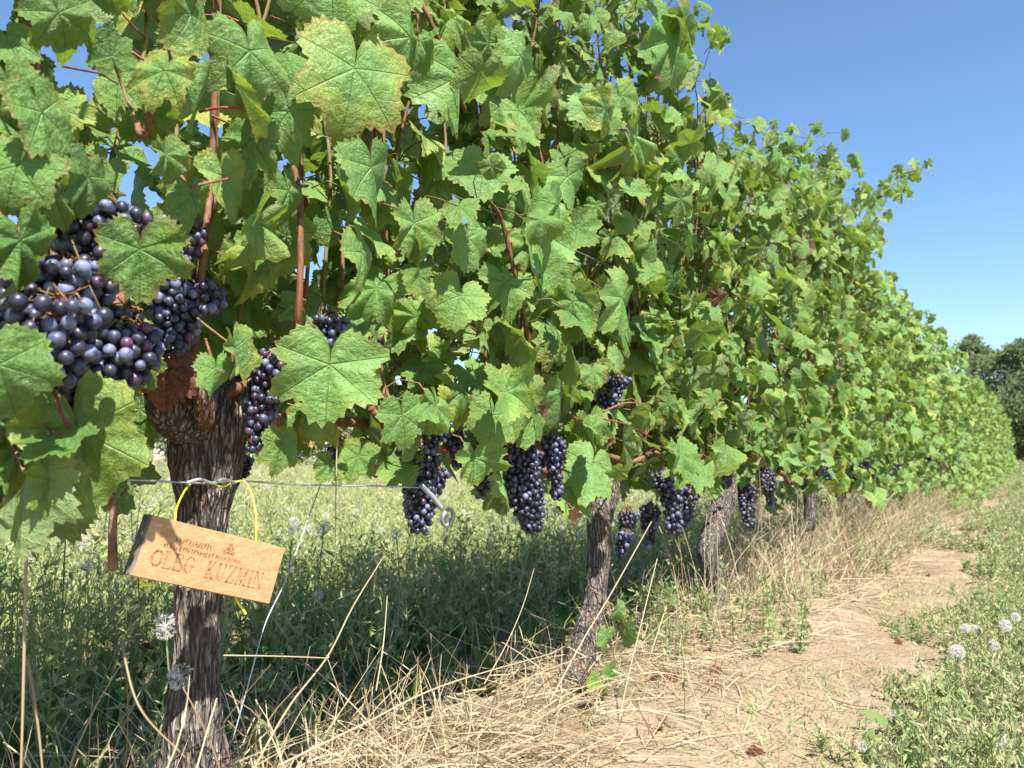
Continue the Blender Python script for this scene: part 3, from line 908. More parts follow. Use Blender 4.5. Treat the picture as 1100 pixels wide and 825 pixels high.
# --- dry straw at the foot of the row
r = np.random.default_rng(33); st = MB()
def straw(n, x0, x1, y0, y1, l0, l1, up, spread, w0=.0016, w1=.004, pw=1.0, thr=.0, lift=.0, tone=(.2, 1)):
    b = scatter(n, x0, x1, y0, y1, r, pw)
    keep = vnoise(b[:, 0] * 2.2, b[:, 1] * 2.2, 0, 46) > thr
    b = b[keep]; m = len(b)
    b[:, 2] += r.uniform(0, 1, m) ** 2 * lift
    t = np.zeros((m, 3)); t[:, 0] = r.uniform(*tone, m); t[:, 1] = np.where(r.random(m) < .15, r.uniform(.3, .9, m), 0)
    bd = r.normal(0, .22, (m, 3)); bd[:, 2] = -abs(bd[:, 2]) - .1 * up
    strips(st, b, dirs(m, r, up, spread), bd, r.uniform(l0, l1, m), r.uniform(w0, w1, m), 5, t, 'stem', 0, r)
straw(1500, -.16, .20, .35, 2.2, .05, .24, .10, .9, .0012, .0032, lift=.06)           # lying mat between first trunks
straw(700, -.10, .34, .5, 1.9, .05, .22, .05, .9, thr=.35, lift=.03)
straw(300, -.22, .14, .45, 2.4, .12, .34, .55, .7, .0012, .0026)
straw(2600, -.16, .28, .3, 2.4, .02, .10, .05, .9, .001, .0022, lift=.03, tone=(0, .8))
straw(2300, -.08, .20, 2.1, 9, .25, .58, 1.4, .5, .0014, .0034, thr=.42)
straw(1500, -.04, .34, 2.2, 7, .15, .42, .9, .75, .0014, .003, thr=.42)
straw(220, -.1, .2, 1.6, 6, .45, .72, 1.6, .35, .0014, .0026)                      # leaning stalks
straw(1500, -.10, .40, 1.8, 4.2, .04, .22, .06, .9, thr=.3, lift=.03)
straw(900, -.12, .16, 2.2, 4.4, .12, .34, .9, .5, lift=.02)
straw(1500, -.10, .24, 3.4, 7.5, .12, .46, 1.0, .6, thr=.35)                    # standing dry grass farther on
straw(3000, -.1, .42, 3.2, 9, .06, .28, .10, .9, lift=.05)
straw(1600, -.08, .30, 2.6, 5.5, .10, .34, .8, .7)
straw(3200, .1, .62, .8, 8, .03, .16, .04, .9, .001, .003, thr=.42)
straw(500, .2, .62, 3, 20, .08, .25, .8, .6, .0015, .003, thr=.5)
straw(3500, -.1, .26, 7.5, 26, .15, .45, 1.0, .5, .003, .007)
straw(800, .2, .66, .6, 6, .02, .10, .02, .9, .001, .0025, thr=.35)
straw(1600, -.3, .1, -.5, .6, .05, .28, .35, .8, thr=.2)
tag(st.build('straw', [M['straw']], smooth=False), 'bleached dry straw and fallen stalks matted along the foot of the vines', 'straw', kind='stuff')

# crumbs of earth and litter on the path and mat
r = np.random.default_rng(34); cr = MB()
n = 1500
b = scatter(n, -.1, .7, .2, 5, r, 1.3)
V0 = np.array([[1, 0, 0], [-1, 0, 0], [0, 1, 0], [0, -1, 0], [0, 0, 1], [0, 0, -1]], float)
Fo = np.array([(0, 2, 4), (2, 1, 4), (1, 3, 4), (3, 0, 4), (2, 0, 5), (1, 2, 5), (3, 1, 5), (0, 3, 5)])
sz = r.uniform(.001, .0045, (n, 1, 1)) * r.uniform(.6, 1.4, (n, 1, 3))
V = b[:, None] + V0[None] * sz + np.array([0, 0, .008])
cr.add(V.reshape(-1, 3), (Fo[None] + (np.arange(n) * 6)[:, None, None]).reshape(-1, 3), None)
tag(cr.build('gravel', [simple('earth_crumbs', (0.27, 0.19, 0.11), .95, .1, .45, 90)], smooth=False), 'small crumbs of earth and grit scattered over the sandy path', 'gravel', kind='stuff')

# ------------------------------------------------------------------ VINES
ORD = ['first', 'second', 'third', 'fourth', 'fifth', 'sixth', 'seventh', 'eighth', 'ninth', 'tenth', 'eleventh', 'twelfth']
VG = 'grapevines planted in one row'
spacing = 1.02

# --- the vine left of the frame (its leaves hang into the picture)
def make_cane(parent, P, r0, r1, tint=(.4, 0, 0), sides=7, name='cane'):
    mb = MB(); P = np.asarray(P)
    P2 = P if len(P) > 12 else resample(P, 26)
    n = len(P2)
    node = .18 * np.exp(-((np.arange(n) % 5) - 0) ** 2 / .5)
    rr = np.linspace(r0, r1, n) * (1 + node)
    tube(mb, P2, rr, sides, None, tint)
    return mb.build(name, M['cane'], parent)

def near_vine(k, trunk_pts, trunk_rad, label, lod, ns, n_extra, seed, heroes=(), canes=(), trunk_kw={}, front=.5, bunches=(), extra_trunk=(), lean_shoots=()):
    y0 = k * spacing
    v = thing('grapevine', label, 'grapevine', (0, 0, 0), VG)
    r = np.random.default_rng(seed)
    tm = MB(); trunk_mesh(tm, trunk_pts, trunk_rad, r, seed=seed, **trunk_kw)
    tr_ = tm.build('trunk', M['bark'], v)
    for nm, pts, rad, kw in extra_trunk:
        am = MB(); trunk_mesh(am, pts, rad, r, seed=seed + 5, dusty=False, **kw); am.build(nm, M['bark'], v)
    shoots = [shoot_path(y0 - .5 + (i + r.uniform(.2, .8)) / ns, r) for i in range(ns)] + list(lean_shoots)
    fm = MB()
    data = vine_leaves(shoots, y0, lod, r, n_extra, front)
    build_foliage(fm, data, lod, r)
    # hand placed leaves: ones picked out, plus some added to shade grapes and board
    if heroes:
        pos, tip, nr, sz, tn, an = [], [], [], [], [], []
        for (jx, jy, tx, ty, X, nvec, tint) in heroes:
            a = at(jx, jy, X); b = at(tx, ty, X)
            L = np.linalg.norm(b - a)
            pos.append(a); tip.append(b - a); nr.append(nvec); sz.append(L * .88); tn.append((tint[0], tint[1] * .8, tint[2] if tint[2] > 1.5 else tint[2] * .55)); an.append(a + np.array([-.07, r.normal(0, .02), .045]))
        pos, tip, nr, sz, tn, an = map(np.array, (pos, tip, nr, sz, tn, an))
        # keep the tip direction: bring the normal square to it
        t_ = norm(tip); nr = norm(norm(nr) + r.normal(0, .30, nr.shape)); nr = nr - t_ * np.sum(nr * t_, -1, keepdims=True)
        add_leaves(fm, pos, t_, nr, sz, tn, 0, r)
        pt = np.zeros((len(pos), 3)); pt[:, 0] = .5; pt[:, 2] = r.uniform(0, .8, len(pos)); pt[:, 1] = .2
        add_petioles(fm, an, pos, .0017, 1, r, pt)
    if k < 3:      # the far side of the row, seen through the gaps
        nb_ = 280
        bp = np.stack([r.uniform(-.24, -.08, nb_), y0 + r.uniform(-.55, .55, nb_), .52 + r.random(nb_) ** 1.6 * 1.3], -1)
        bs = r.uniform(.05, .085, nb_)
        kk = allowed(bp) & allowed(bp - (0, 0, .06))
        bp, bs = bp[kk], bs[kk]; nb_ = len(bp)
        add_leaves(fm, bp, np.stack([r.normal(0, .3, nb_), r.normal(0, .5, nb_), -np.ones(nb_)], -1), np.stack([-np.ones(nb_), r.normal(0, .6, nb_), r.normal(.3, .4, nb_)], -1), bs, leaf_tints(nb_, r), min(lod, 1), r)
    fm.build('foliage', [M['leaf'], M['cane']], v)
    cz = .64 if k == 0 else .59 if k < 3 else .52
    for sgn in ((1,) if k == 0 else (-1, 1)):
        make_cane(v, resample([(0, y0 + sgn * .03, cz - .05), (.0, y0 + sgn * .15, cz), (r.normal(0, .02), y0 + sgn * .35, cz + r.normal(0, .015)), (0, y0 + sgn * .5, cz + .01)], 20), .011, .006, (.35, 0, 0), 9, 'cordon')
    for P in shoots:
        P = P[:26] + 0
        make_cane(v, P, .0036, .0018, (r.uniform(.0, .8), 0 if r.random() < .8 else .5, 0))
    for P, r0, r1, tint in canes:
        make_cane(v, P, r0, r1, tint, 9)
    for b in bunches:
        (px, py, X, L, W, br, kw) = b
        bunch(v, at(px, py, X), L, W, br, int(px * 7 + py), **kw)
    return v

def A(*pts, X=0.0):
    return [at(p[0], p[1], p[2] if len(p) > 2 else X) for p in pts]

n_out = [1, -.25, .45]; n_up = [1, -.2, .8]; n_fl = [1, -.5, .05]; n_r = [1, .5, .35]
H1 = [ # junction px, tip px, plane, normal, tint
    (63, 14, 88, 76, .24, n_out, (.45, .1, .1)), (45, 121, 78, 196, .27, n_up, (.55, .1, .6)),
    (177, 76, 158, 114, .28, n_fl, (.7, .9, .7)), (178, 166, 190, 208, .27, n_up, (.8, .1, .6)),
    (268, 55, 281, 130, .25, n_out, (.6, .1, .2)), (355, -22, 360, 58, .22, n_out, (.75, .1, .1)),
    (22, 258, 40, 332, .27, n_up, (.1, .1, .0)), (150, 268, 152, 336, .26, n_up, (.15, .2, .6)),
    (84, 462, 112, 572, .215, n_out, (.3, .45, .1)), (118, 470, 146, 520, .20, n_out, (.4, .3, .1)), (246, 325, 248, 392, -.06, n_up, (.3, .2, .1)), (262, 340, 262, 400, -.10, n_out, (.4, .2, .1)), (222, 345, 220, 400, -.09, n_out, (.2, .2, .1)), (240, 385, 246, 440, -.12, n_out, (.3, .2, .1)), (150, 440, 152, 492, -.08, n_out, (.3, .2, .1)), (180, 396, 174, 450, .10, n_up, (.5, .5, 2.0)), (150, 392, 138, 432, .17, n_up, (.3, .4, .3)), (95, 190, 92, 244, .25, n_up, (.3, .1, .1)), (52, 205, 40, 258, .26, n_out, (.5, .1, .1)), (206, 212, 212, 262, .22, n_out, (.4, .2, .2)), (66, 520, 60, 580, .24, n_fl, (.5, .6, .1)), (-2, 392, 26, 470, .29, n_out, (.2, .1, 0)),  # row includes leaves added to cast shade on the grapes and the board
    (28, 512, 12, 604, .22, [.55, .9, .1], (.6, .2, .3)), (253, 374, 269, 426, .20, n_up, (.55, .55, .2)),
    (232, 398, 231, 432, .21, n_out, (.95, .0, .2)), (354, 392, 346, 477, .20, n_out, (.8, .1, .15)),
    (20, 178, -5, 232, .26, n_up, (.6, .1, .7)), (270, 150, 262, 205, .2, n_out, (.3, .1, .1)),
    (212, 110, 232, 62, .27, n_r, (.4, .3, 0)), (310, 205, 330, 262, .16, n_out, (.35, .2, .3)), (240, 190, 252, 245, .2, n_up, (.9, .5, .8)), (275, 240, 262, 300, .18, n_r, (.9, .4, .5)),
    (120, 60, 110, 20, .22, n_out, (.2, .1, 0)), (310, 120, 318, 180, .19, n_out, (.7, .2, .2)),
    (302, 478, 296, 520, .12, n_out, (.5, .4, .1)), (352, 500, 340, 522, .08, n_out, (.5, .4, .1)),
    (385, 490, 372, 526, .08, n_out, (.5, .3, .3)), (430, 496, 412, 528, .08, n_out, (.5, .3, .1)),
    (10, 90, 30, 140, .25, n_up, (.5, .2, .3)), (120, 200, 100, 245, .22, n_r, (.5, .3, .3)),
    (205, 15, 190, 60, .25, n_out, (.5, .5, .3)), (20, 480, 22, 545, .16, n_out, (.2, .2, .1)),
]
H2 = [
    (381, 74, 372, 160, .24, n_out, (.6, .65, .8)), (492, 82, 494, 148, .17, n_up, (.85, .0, .1)),
    (399, 180, 408, 246, .24, n_out, (.35, .1, .0)), (389, 272, 412, 337, .22, n_up, (.9, .3, .4)),
    (503, 256, 512, 308, .17, n_out, (.95, 0, 0)), (493, 318, 482, 366, .16, n_up, (.7, .3, .1)),
    (572, 243, 590, 316, .16, n_out, (.9, 0, .05)), (668, 320, 652, 364, .15, n_up, (.8, .1, .1)),
    (560, 424, 550, 480, .17, n_up, (.7, .3, .3)), (636, 500, 625, 542, .14, n_up, (.75, .1, .1)),
    (634, 462, 641, 487, .17, n_up, (.95, .95, .1)), (540, 520, 552, 548, .14, n_up, (.8, .6, .4)),
    (508, 492, 512, 534, .17, n_out, (.7, .3, .2)), (642, 112, 640, 158, .14, n_up, (.8, .1, .1)),
    (683, 148, 690, 206, .14, n_out, (.95, .1, 1.0)), (720, 45, 716, 100, .14, n_out, (.6, 0, 0)),
    (445, 240, 452, 288, .2, n_up, (.8, .2, .1)), (520, 180, 512, 226, .18, n_out, (.7, .1, .1)), (610, 190, 618, 238, .16, n_up, (.8, .1, .1)),
    (440, 40, 430, 92, .22, n_up, (.85, .1, .1)), (560, 60, 548, 104, .17, n_up, (.7, .1, .1)),
    (432, 446, 440, 494, .16, n_out, (.6, .1, .1)), (468, 436, 474, 478, .16, n_up, (.8, .1, .1)), (530, 446, 524, 498, .17, n_out, (.7, .2, .1)), (574, 440, 566, 486, .16, n_up, (.8, .1, .1)), (604, 420, 606, 462, .18, n_up, (.6, .1, .1)), (450, 470, 440, 500, .14, n_r, (.4, .3, .1)),
    (655, 725, 656, 752, .12, n_up, (.5, .1, .05)), (652, 683, 650, 705, .13, n_out, (.6, .3, .1)), (672, 676, 678, 698, .12, n_r, (.6, .5, .1)),
    (664, 655, 668, 672, .12, n_up, (.6, .5, .1)), (640, 730, 634, 742, .12, n_up, (.6, .5, .1)),
]
# the vine beside the camera, standing left of the picture: only its nearest leaves reach in
vine0 = near_vine(-1, [(0, -1.02, .03), (0.01, -1.03, .2), (0, -1.02, .4), (.0, -1.0, .5)], [.045, .032, .04, .05],
                  'grapevine whose leaves hang in at the left edge, before the one holding the carved board', 0, 10, 110, 900, trunk_kw=dict(seg=60, sides=40))
T1 = A((206, 900), (207, 850), (208, 800), (209, 750), (212, 700), (213, 650), (215, 600), (218, 550), (221, 515), (223, 480), (226, 450), (230, 425), (236, 405))
vine1 = near_vine(0, T1, np.array([56, 44, 31, 25, 22, 21.5, 21.5, 25, 32, 35, 37, 33, 19]) * 1.07 / 831,
    'big gnarled grapevine with the carved wooden board hung in front of its trunk', 0, 17, 235, 901, H1,
    canes=[(A((208, 392, .05), (212, 340, .12), (217, 290, .14), (222, 240, .13), (228, 180, .12), (231, 90, .13), (234, -20, .12)), .0048, .0034, (.15, 0, 0)),
           (A((303, 404, .08), (316, 388, .12), (321, 330, .15), (323, 270, .14), (322, 215, .12), (316, 180, .1)), .0050, .0040, (.0, 0, 0)),
           (A((130, 318, .10), (110, 352, .12), (86, 385, .10), (60, 420, .06), (40, 470, .0)), .0085, .007, (.25, 0, 0)),
           (A((234, -20, .11), (233, 60, .12), (230, 140, .12), (228, 225, .11)), .0052, .0050, (.9, 0, 0)),
           (A((-4, 402, .24), (16, 386, .23), (24, 366, .22), (28, 352, .2)), .0035, .0028, (1, .3, 0)),
           (A((48, 412, .22), (60, 425, .23), (66, 444, .24), (76, 462, .24)), .0016, .0014, (.3, 0, 1)),
           (A((28, 344, .26), (44, 348, .27), (56, 354, .27), (66, 350, .27)), .0014, .0012, (.3, 0, 1)),
           (A((162, 100, .24), (160, 135, .22), (152, 145, .22), (146, 130, .2)), .0050, .0030, (.3, 0, 0)),
           (A((146, 130, .2), (134, 100, .18), (126, 78, .18), (118, 60, .2)), .0016, .0014, (.6, .1, 0)),
           (A((214, 120, .2), (235, 116, .22), (268, 116, .24)), .0016, .0014, (.3, 0, 1)),
           (A((195, 205, .2), (208, 200, .22), (245, 192, .24)), .0016, .0012, (.3, 0, .8)),
           (A((280, 405, .06), (250, 420, .05), (232, 430, .0)), .007, .008, (.1, 0, 0))],
    trunk_kw=dict(seg=320, sides=170, amp=.0115, lump=.007, twist=2.5),
    extra_trunk=[('spur', A((214, 462, .055), (219, 448, .075), (220, 430, .085), (214, 414, .085), (203, 402, .07), (198, 396, .06)), [.004, .011, .010, .009, .012, .011], dict(seg=60, sides=36, amp=.004, lump=.004, fresh=.4, twist=9)),
                 ('arm', A((214, 460, .0), (190, 440, .03), (178, 420, .04), (172, 400, .04), (160, 380, .05), (140, 350, .06), (126, 322, .08)), [.034, .03, .022, .017, .013, .011, .010], dict(seg=90, sides=50, amp=.006, lump=.006)),
                 ('arm', A((236, 450, .0), (252, 425, .0), (262, 405, .01), (275, 398, .03), (305, 402, .05)), [.03, .026, .02, .014, .010], dict(seg=80, sides=50, amp=.006, lump=.006)),
                 ('arm', A((222, 440, .0), (215, 415, .03), (210, 395, .05), (208, 380, .06)), [.03, .022, .013, .008], dict(seg=50, sides=40, amp=.005, lump=.005))],
    bunches=[(100, 218, .20, .13, .10, .0082, {}), (72, 278, .22, .12, .10, .0086, {}), 
             (62, 322, .26, .075, .085, .0092, dict(loose=1.05)), (130, 345, .20, .11, .11, .0083, {}), (85, 372, .17, .11, .10, .0084, {}), (112, 330, .16, .09, .08, .0080, {}),
             (30, 320, .16, .10, .09, .0080, {}), (45, 395, .14, .10, .08, .0078, {}), 
             (200, 232, .13, .11, .07, .0078, {}), (212, 300, .12, .10, .08, .0078, {}), (184, 300, .12, .08, .06, .0076, {}),
             (298, 372, .12, .14, .06, .0072, {}), (288, 395, .10, .12, .05, .0070, {}), (354, 338, .13, .045, .055, .0075, {}), (404, 362, .08, .05, .04, .007, {}), (368, 476, .03, .055, .05, .0068, {}),
             (262, 488, -.55, .10, .09, .0078, {})])
vine0.location = (0, 0, 0)

T2 = A((606, 800), (612, 760), (617, 735), (626, 700), (637, 655), (641, 620), (643, 590), (644, 560), (650, 530), (655, 505))
vine2 = near_vine(1, T2, np.array([22, 20, 16, 13.5, 12, 11.5, 12, 13, 15, 10]) * 1.95 / 831,
    'pale barked grapevine leaning left with leafy suckers at its base, next after the carved board', 0, 17, 290, 902, H2,
    canes=[(A((575, 410, .1), (565, 350, .12), (552, 290, .14), (538, 235, .14), (520, 210, .15)), .0048, .004, (.25, 0, 0)),
           (A((430, 478, .05), (410, 452, .1), (398, 438, .1)), .007, .006, (.1, 0, 0)), (A((646, 520, .0), (560, 500, .02), (500, 480, .02), (440, 480, .03)), .009, .007, (.1, 0, 0)),
           (A((440, -20, .1), (462, 22, .12), (486, 76, .12), (500, 120, .1)), .0040, .0035, (.2, 0, 0)),
           (A((648, 442, .15), (672, 433, .17), (692, 434, .16)), .0022, .002, (.4, .2, .3)), (A((648, 450, .17), (672, 456, .17), (700, 470, .16)), .0018, .0016, (.3, 0, 1)),
           (A((645, 750, .06), (655, 720, .09), (662, 690, .1), (668, 655, .1)), .0028, .0018, (.5, .4, 0))],
    trunk_kw=dict(seg=200, sides=96, amp=.006, lump=.005),
    bunches=[(445, 474, .08, .17, .085, .0074, {}), (462, 500, .07, .09, .07, .0072, {}), (470, 448, .1, .09, .065, .0072, dict(green=.25)),
             (548, 476, .07, .20, .12, .0074, {}), (520, 492, .08, .08, .06, .0072, {}), (572, 488, .05, .10, .07, .0072, {}),
             (594, 466, .12, .15, .055, .0074, {}), (660, 402, .08, .12, .08, .0074, {}), (646, 418, .06, .10, .08, .0074, {}),
             (492, 462, .05, .07, .05, .0072, {}), (674, 548, .04, .11, .06, .0074, {})])

T3 = A((756, 690), (760, 665), (766, 640), (763, 615), (760, 590), (768, 565), (776, 545), (780, 524), (782, 505))
vine3 = near_vine(2, T3, np.array([22, 17, 12, 10, 10, 11, 12, 12, 8]) * 2.9 / 831,
    'crooked slim grapevine standing right behind the vine with leafy suckers', 1, 16, 340, 903,
    trunk_kw=dict(seg=120, sides=64, amp=.006, lump=.006),
    canes=[(A((905, 60, .1), (880, 20, .1)), .003, .002, (.3, 0, 0))] * 0,
    bunches=[(716, 505, .12, .19, .09, .0078, dict(lod=1)), (740, 520, .06, .14, .08, .0076, dict(lod=1)), (700, 540, .05, .13, .07, .0076, dict(lod=1)),
             (672, 570, .04, .08, .05, .0076, dict(lod=1)), (800, 520, .05, .17, .09, .0076, dict(lod=1)), (824, 500, .12, .16, .07, .0078, dict(lod=1))])

def random_trunk(y0, r):
    x, y = r.normal(0, .02), y0 + r.normal(0, .04)
    P = [np.array([x, y, float(ground_z(x, y)) - .05])]
    for k in range(5):
        P.append(np.array([P[-1][0] + r.normal(0, .02), P[-1][1] + r.normal(0, .03), .08 + k * .11]))
    return P

# long shoot that sticks out into the sky from the sixth vine
arch = resample(A((905, 330, .0), (930, 265, .08), (948, 225, .14), (958, 200, .18), (978, 182, .22), (1000, 190, .26)), 30)
LBL = {3: 'grapevine with a tall leafy crest rising against the sky, right of the crooked slim vine',
       4: 'grapevine under the right edge of the tall leafy crest, fifth trunk from the carved board',
       5: 'grapevine with one long shoot arching out into the blue sky'}
vines_mid = []
for k in range(3, 9):
    r = np.random.default_rng(950 + k)
    lb = LBL.get(k, '%s grapevine along the row, counted from the one holding the carved board' % ORD[k])
    rb = np.array([.042, .028, .022, .024, .027, .024]) * (1.6 if k == 5 else 1.0)
    v = near_vine(k, random_trunk(k * spacing, r), rb, lb, 1, 15 if k < 6 else 12, 330, 950 + k,
                  trunk_kw=dict(seg=60, sides=36, amp=.006, lump=.006), lean_shoots=[arch] if k == 5 else ())
    for q in range(2):
        yb = k * spacing + r.uniform(-.4, .4)
        bunch(v, (r.uniform(.02, .14), yb, r.uniform(.54, .66)), r.uniform(.12, .18), r.uniform(.07, .10), .0080, 3000 + k * 10 + q, lod=2)
    vines_mid.append(v)

# farther vines: four built in full, then copied
protos = []
for m in range(4):
    r = np.random.default_rng(1200 + m)
    yk = 9 * spacing
    v = near_vine(9, random_trunk(yk, r), [.05, .034, .028, .03, .034, .03], 'proto', 2, 7, 300, 1200 + m, trunk_kw=dict(seg=30, sides=20, amp=.006, lump=.006))
    bunch(v, (.0, yk + .1, .55), .14, .09, .009, 4000 + m, lod=2)
    protos.append(v)
for k in range(9, 32):
    m = k % 4
    v = protos[m] if k < 13 else copy_tree(protos[m])
    v.location = (random.uniform(-.03, .03), (k - 9) * spacing, random.uniform(-.05, .03))
    if k < 12:
        v['label'] = '%s grapevine along the row, counted from the one holding the carved board' % ORD[k]
    else:
        v['label'] = 'one of the small far grapevines towards the end of the row'
        v['group'] = 'small far grapevines merging at the end of the row'

# ------------------------------------------------------------------ SIGN
Xs = .125
TL, TR, BR, BL = (at(162.2, 552.7, Xs), at(307.6, 589.1, Xs), at(290.4, 649.1, Xs), at(139.1, 618.2, Xs))
cen = (TL + TR + BR + BL) / 4
ax_u = norm(((TR - TL) + (BR - BL)) / 2); ax_v0 = ((TL - BL) + (TR - BR)) / 2
W_ = (np.linalg.norm(TR - TL) + np.linalg.norm(BR - BL)) / 2; H_ = (np.linalg.norm(TL - BL) + np.linalg.norm(TR - BR)) / 2
TH_ = .016
sign = thing('wooden_sign', 'tilted carved oak board hanging by yellow cord before the nearest trunk', 'sign', tuple(cen))
def SP(uu, vv, d=0.0):
    """uu, vv in 0..1 across the board (0,0 = bottom left), d = out of the face; local to the sign's empty"""
    p = BL * (1 - uu) * (1 - vv) + BR * uu * (1 - vv) + TL * (1 - uu) * vv + TR * uu * vv
    return p - cen + np.array([1.0, 0, 0]) * d
# board as a rounded slab
bd_ = MB(); e = .012
outer = [(0, 0), (1, 0), (1, 1), (0, 1)]
def ringpts(ins, d): return [SP(ins if a == 0 else 1 - ins, (ins if b == 0 else 1 - ins * 1) if True else 0, d) for a, b in outer]
rs = [ringpts(.012, 0), ringpts(0, -.002), ringpts(0, -TH_ + .002), ringpts(.012, -TH_)]
V = np.array([p for q in rs for p in q]); F = []
for q in range(3):
    for s in range(4):
        F.append((q * 4 + s, q * 4 + 4 + s, q * 4 + 4 + (s + 1) % 4, q * 4 + (s + 1) % 4))
fm_ = MB(); fm_.add(V, None, [(0, 1, 2, 3), (15, 14, 13, 12)] + [f[::1] for f in F if f[0] % 4 != 3], mat=0)
fm_.add(V, None, [f for f in F if f[0] % 4 == 3], mat=1)
brd = fm_.build('board', [M['oak'], M['oak_side']], sign, smooth=False)

# engraved lettering: strokes laid as thin raised-dark ribbons a third of a millimetre proud of the face
GL = {  # stroke lists on a 0..1 x 0..1 box: (x0,y0,x1,y1)
 'K': (.80, [(.12, 0, .12, 1), (.26, 0, .26, 1), (.26, .45, .72, 1), (.34, .55, .72, 0), (.46, .55, .84, 0), (.02, 1, .38, 1), (.02, 0, .38, 0), (.60, 1, .85, 1), (.62, 0, .92, 0)]),
 'U': (.85, [(.12, 1, .12, .3), (.25, 1, .25, .3), (.12, .3, .28, .04), (.25, .3, .38, .1), (.28, .04, .55, .0), (.55, 0, .74, .16), (.74, .16, .76, 1), (.02, 1, .36, 1), (.62, 1, .90, 1)]),
 'Z': (.75, [(.06, 1, .88, 1), (.06, 1, .06, .8), (.74, 1, .04, 0), (.88, 1, .18, 0), (.04, 0, .88, 0), (.88, 0, .88, .22)]),
 'M': (1.0, [(.12, 0, .16, 1), (.16, 1, .46, 0), (.27, 1, .53, .12), (.46, 0, .80, 1), (.80, 1, .80, 0), (.90, 1, .90, 0), (.02, 0, .24, 0), (.06, 1, .27, 1), (.70, 0, 1, 0), (.80, 1, .98, 1)]),
 'I': (.42, [(.35, 0, .35, 1), (.62, 0, .62, 1), (.12, 0, .88, 0), (.12, 1, .88, 1)]),
 'N': (.88, [(.14, 0, .14, 1), (.14, 1, .80, 0), (.26, 1, .82, .14), (.82, 0, .82, 1), (.02, 0, .28, 0), (.02, 1, .26, 1), (.68, 1, .95, 1)]),
 'O': (.90, None),
 'L': (.70, [(.12, 0, .12, 1), (.27, 0, .27, 1), (.02, 1, .4, 1), (.02, 0, .9, 0), (.9, 0, .9, .25)]),
 'E': (.72, [(.12, 0, .12, 1), (.27, 0, .27, 1), (.02, 1, .85, 1), (.85, 1, .85, .8), (.27, .52, .66, .52), (.02, 0, .9, 0), (.9, 0, .9, .22)]),
 'G': (.88, [(.85, .78, .7, .96), (.7, .96, .42, 1), (.42, 1, .12, .75), (.12, .75, .08, .4), (.08, .4, .22, .1), (.22, .1, .5, 0), (.5, 0, .8, .1), (.8, .1, .8, .45), (.62, .45, .95, .45), (.24, .78, .2, .4), (.2, .4, .34, .12)]),
 ' ': (.45, [])}
let = MB()
def stroke(u0, v0, u1, v1, w, d=.0004):
    a = SP(u0, v0, d); b = SP(u1, v1, d)
    t = norm(b - a); nn = np.cross(t, [1.0, 0, 0]); nn = norm(nn) * w / 2
    a = a - t * w * .3; b = b + t * w * .3
    top = [a - nn, b - nn, b + nn, a + nn]
    bot = [q - np.array([.0012, 0, 0]) for q in top]
    let.add(np.array(top + bot), None, [(0, 1, 2, 3), (0, 4, 5, 1), (1, 5, 6, 2), (2, 6, 7, 3), (3, 7, 4, 0)])
def word(txt, u0, v0, hv, w, ar=None, wid=1.0):
    k = hv * H_ / W_ * wid
    x = u0
    for c in txt:
        wd, ss = GL[c]
        if ss is None:
            n = 14
            for f, in ((1.0,), (.74,)):
                P = [(.5 + .48 * f * math.cos(a * 2 * math.pi / n), .5 + .5 * (1 if f == 1 else .86) * math.sin(a * 2 * math.pi / n)) for a in range(n + 1)]
                for a, b in zip(P, P[1:]): stroke(x + a[0] * k * wd, v0 + a[1] * hv, x + b[0] * k * wd, v0 + b[1] * hv, w)
        for s in (ss or []): stroke(x + s[0] * k * wd, v0 + s[1] * hv, x + s[2] * k * wd, v0 + s[3] * hv, w)
        x += k * (wd + .10)
    return x
word('OLEG', .085, .225, .265, .0009, wid=.88); word('KUZMIN', .455, .215, .275, .0009, wid=.86)
r = np.random.default_rng(5)
# two short lines of small worn lettering upper left (not readable in the photograph)
for (u0, u1, v0, hv) in ((.20, .44, .665, .085), (.14, .47, .545, .075)):
    uu_ = u0
    while uu_ < u1:
        w_ = r.uniform(.010, .018)
        for q in range(3):
            stroke(uu_ + r.uniform(0, w_ * .6), v0 + r.uniform(0, hv * .4), uu_ + r.uniform(0, w_), v0 + r.uniform(hv * .6, hv), .0007)
        stroke(uu_, v0 + (0 if r.random() < .5 else hv), uu_ + w_, v0 + (0 if r.random() < .5 else hv), .0006)
        uu_ += w_ + .006
# small emblem: a bunch built of little diamonds over a line of tiny letters
for row, cnt in enumerate((3, 2, 1)):
    for q in range(cnt):
        cu = .575 + (q - (cnt - 1) / 2) * .030; cv = .69 + row * .07
        for (a, b) in (((-.013, 0), (0, .032)), ((0, .032), (.013, 0)), ((.013, 0), (0, -.032)), ((0, -.032), (-.013, 0)), ((-.008, 0), (.008, 0))):
            stroke(cu + a[0], cv + a[1], cu + b[0], cv + b[1], .0008)
uu_ = .495
while uu_ < .68:
    stroke(uu_, .565, uu_, .62, .0008); stroke(uu_ + .006, .565 + r.uniform(0, .03), uu_ + .010, .62, .0006); uu_ += .0155
let.build('lettering', M['burnt'], sign, smooth=False)
cd = MB()
loc = lambda *p: [q - cen for q in A(*p)]
tube(cd, loc((188, 562, .117), (190, 545, .10), (200, 525, .085), (212, 516, .078), (226, 518, .078), (238, 523, .076), (250, 519, .074), (262, 517, .072), (270, 530, .085), (275, 555, .105), (275, 585, .117)), [.0010], 8, 60)
cd.build('cord', M['cord'], sign)
cd = MB(); tube(cd, loc((252, 636, .105), (256, 648, .112), (262, 656, .115), (264, 660, .116)), [.0014], 8, 12)
cd.build('cord', M['cord'], sign)
cd = MB(); tube(cd, loc((150, 620, .112), (155, 628, .116), (168, 628, .116)), [.0013], 8, 10)
cd.build('cord', M['cord'], sign)

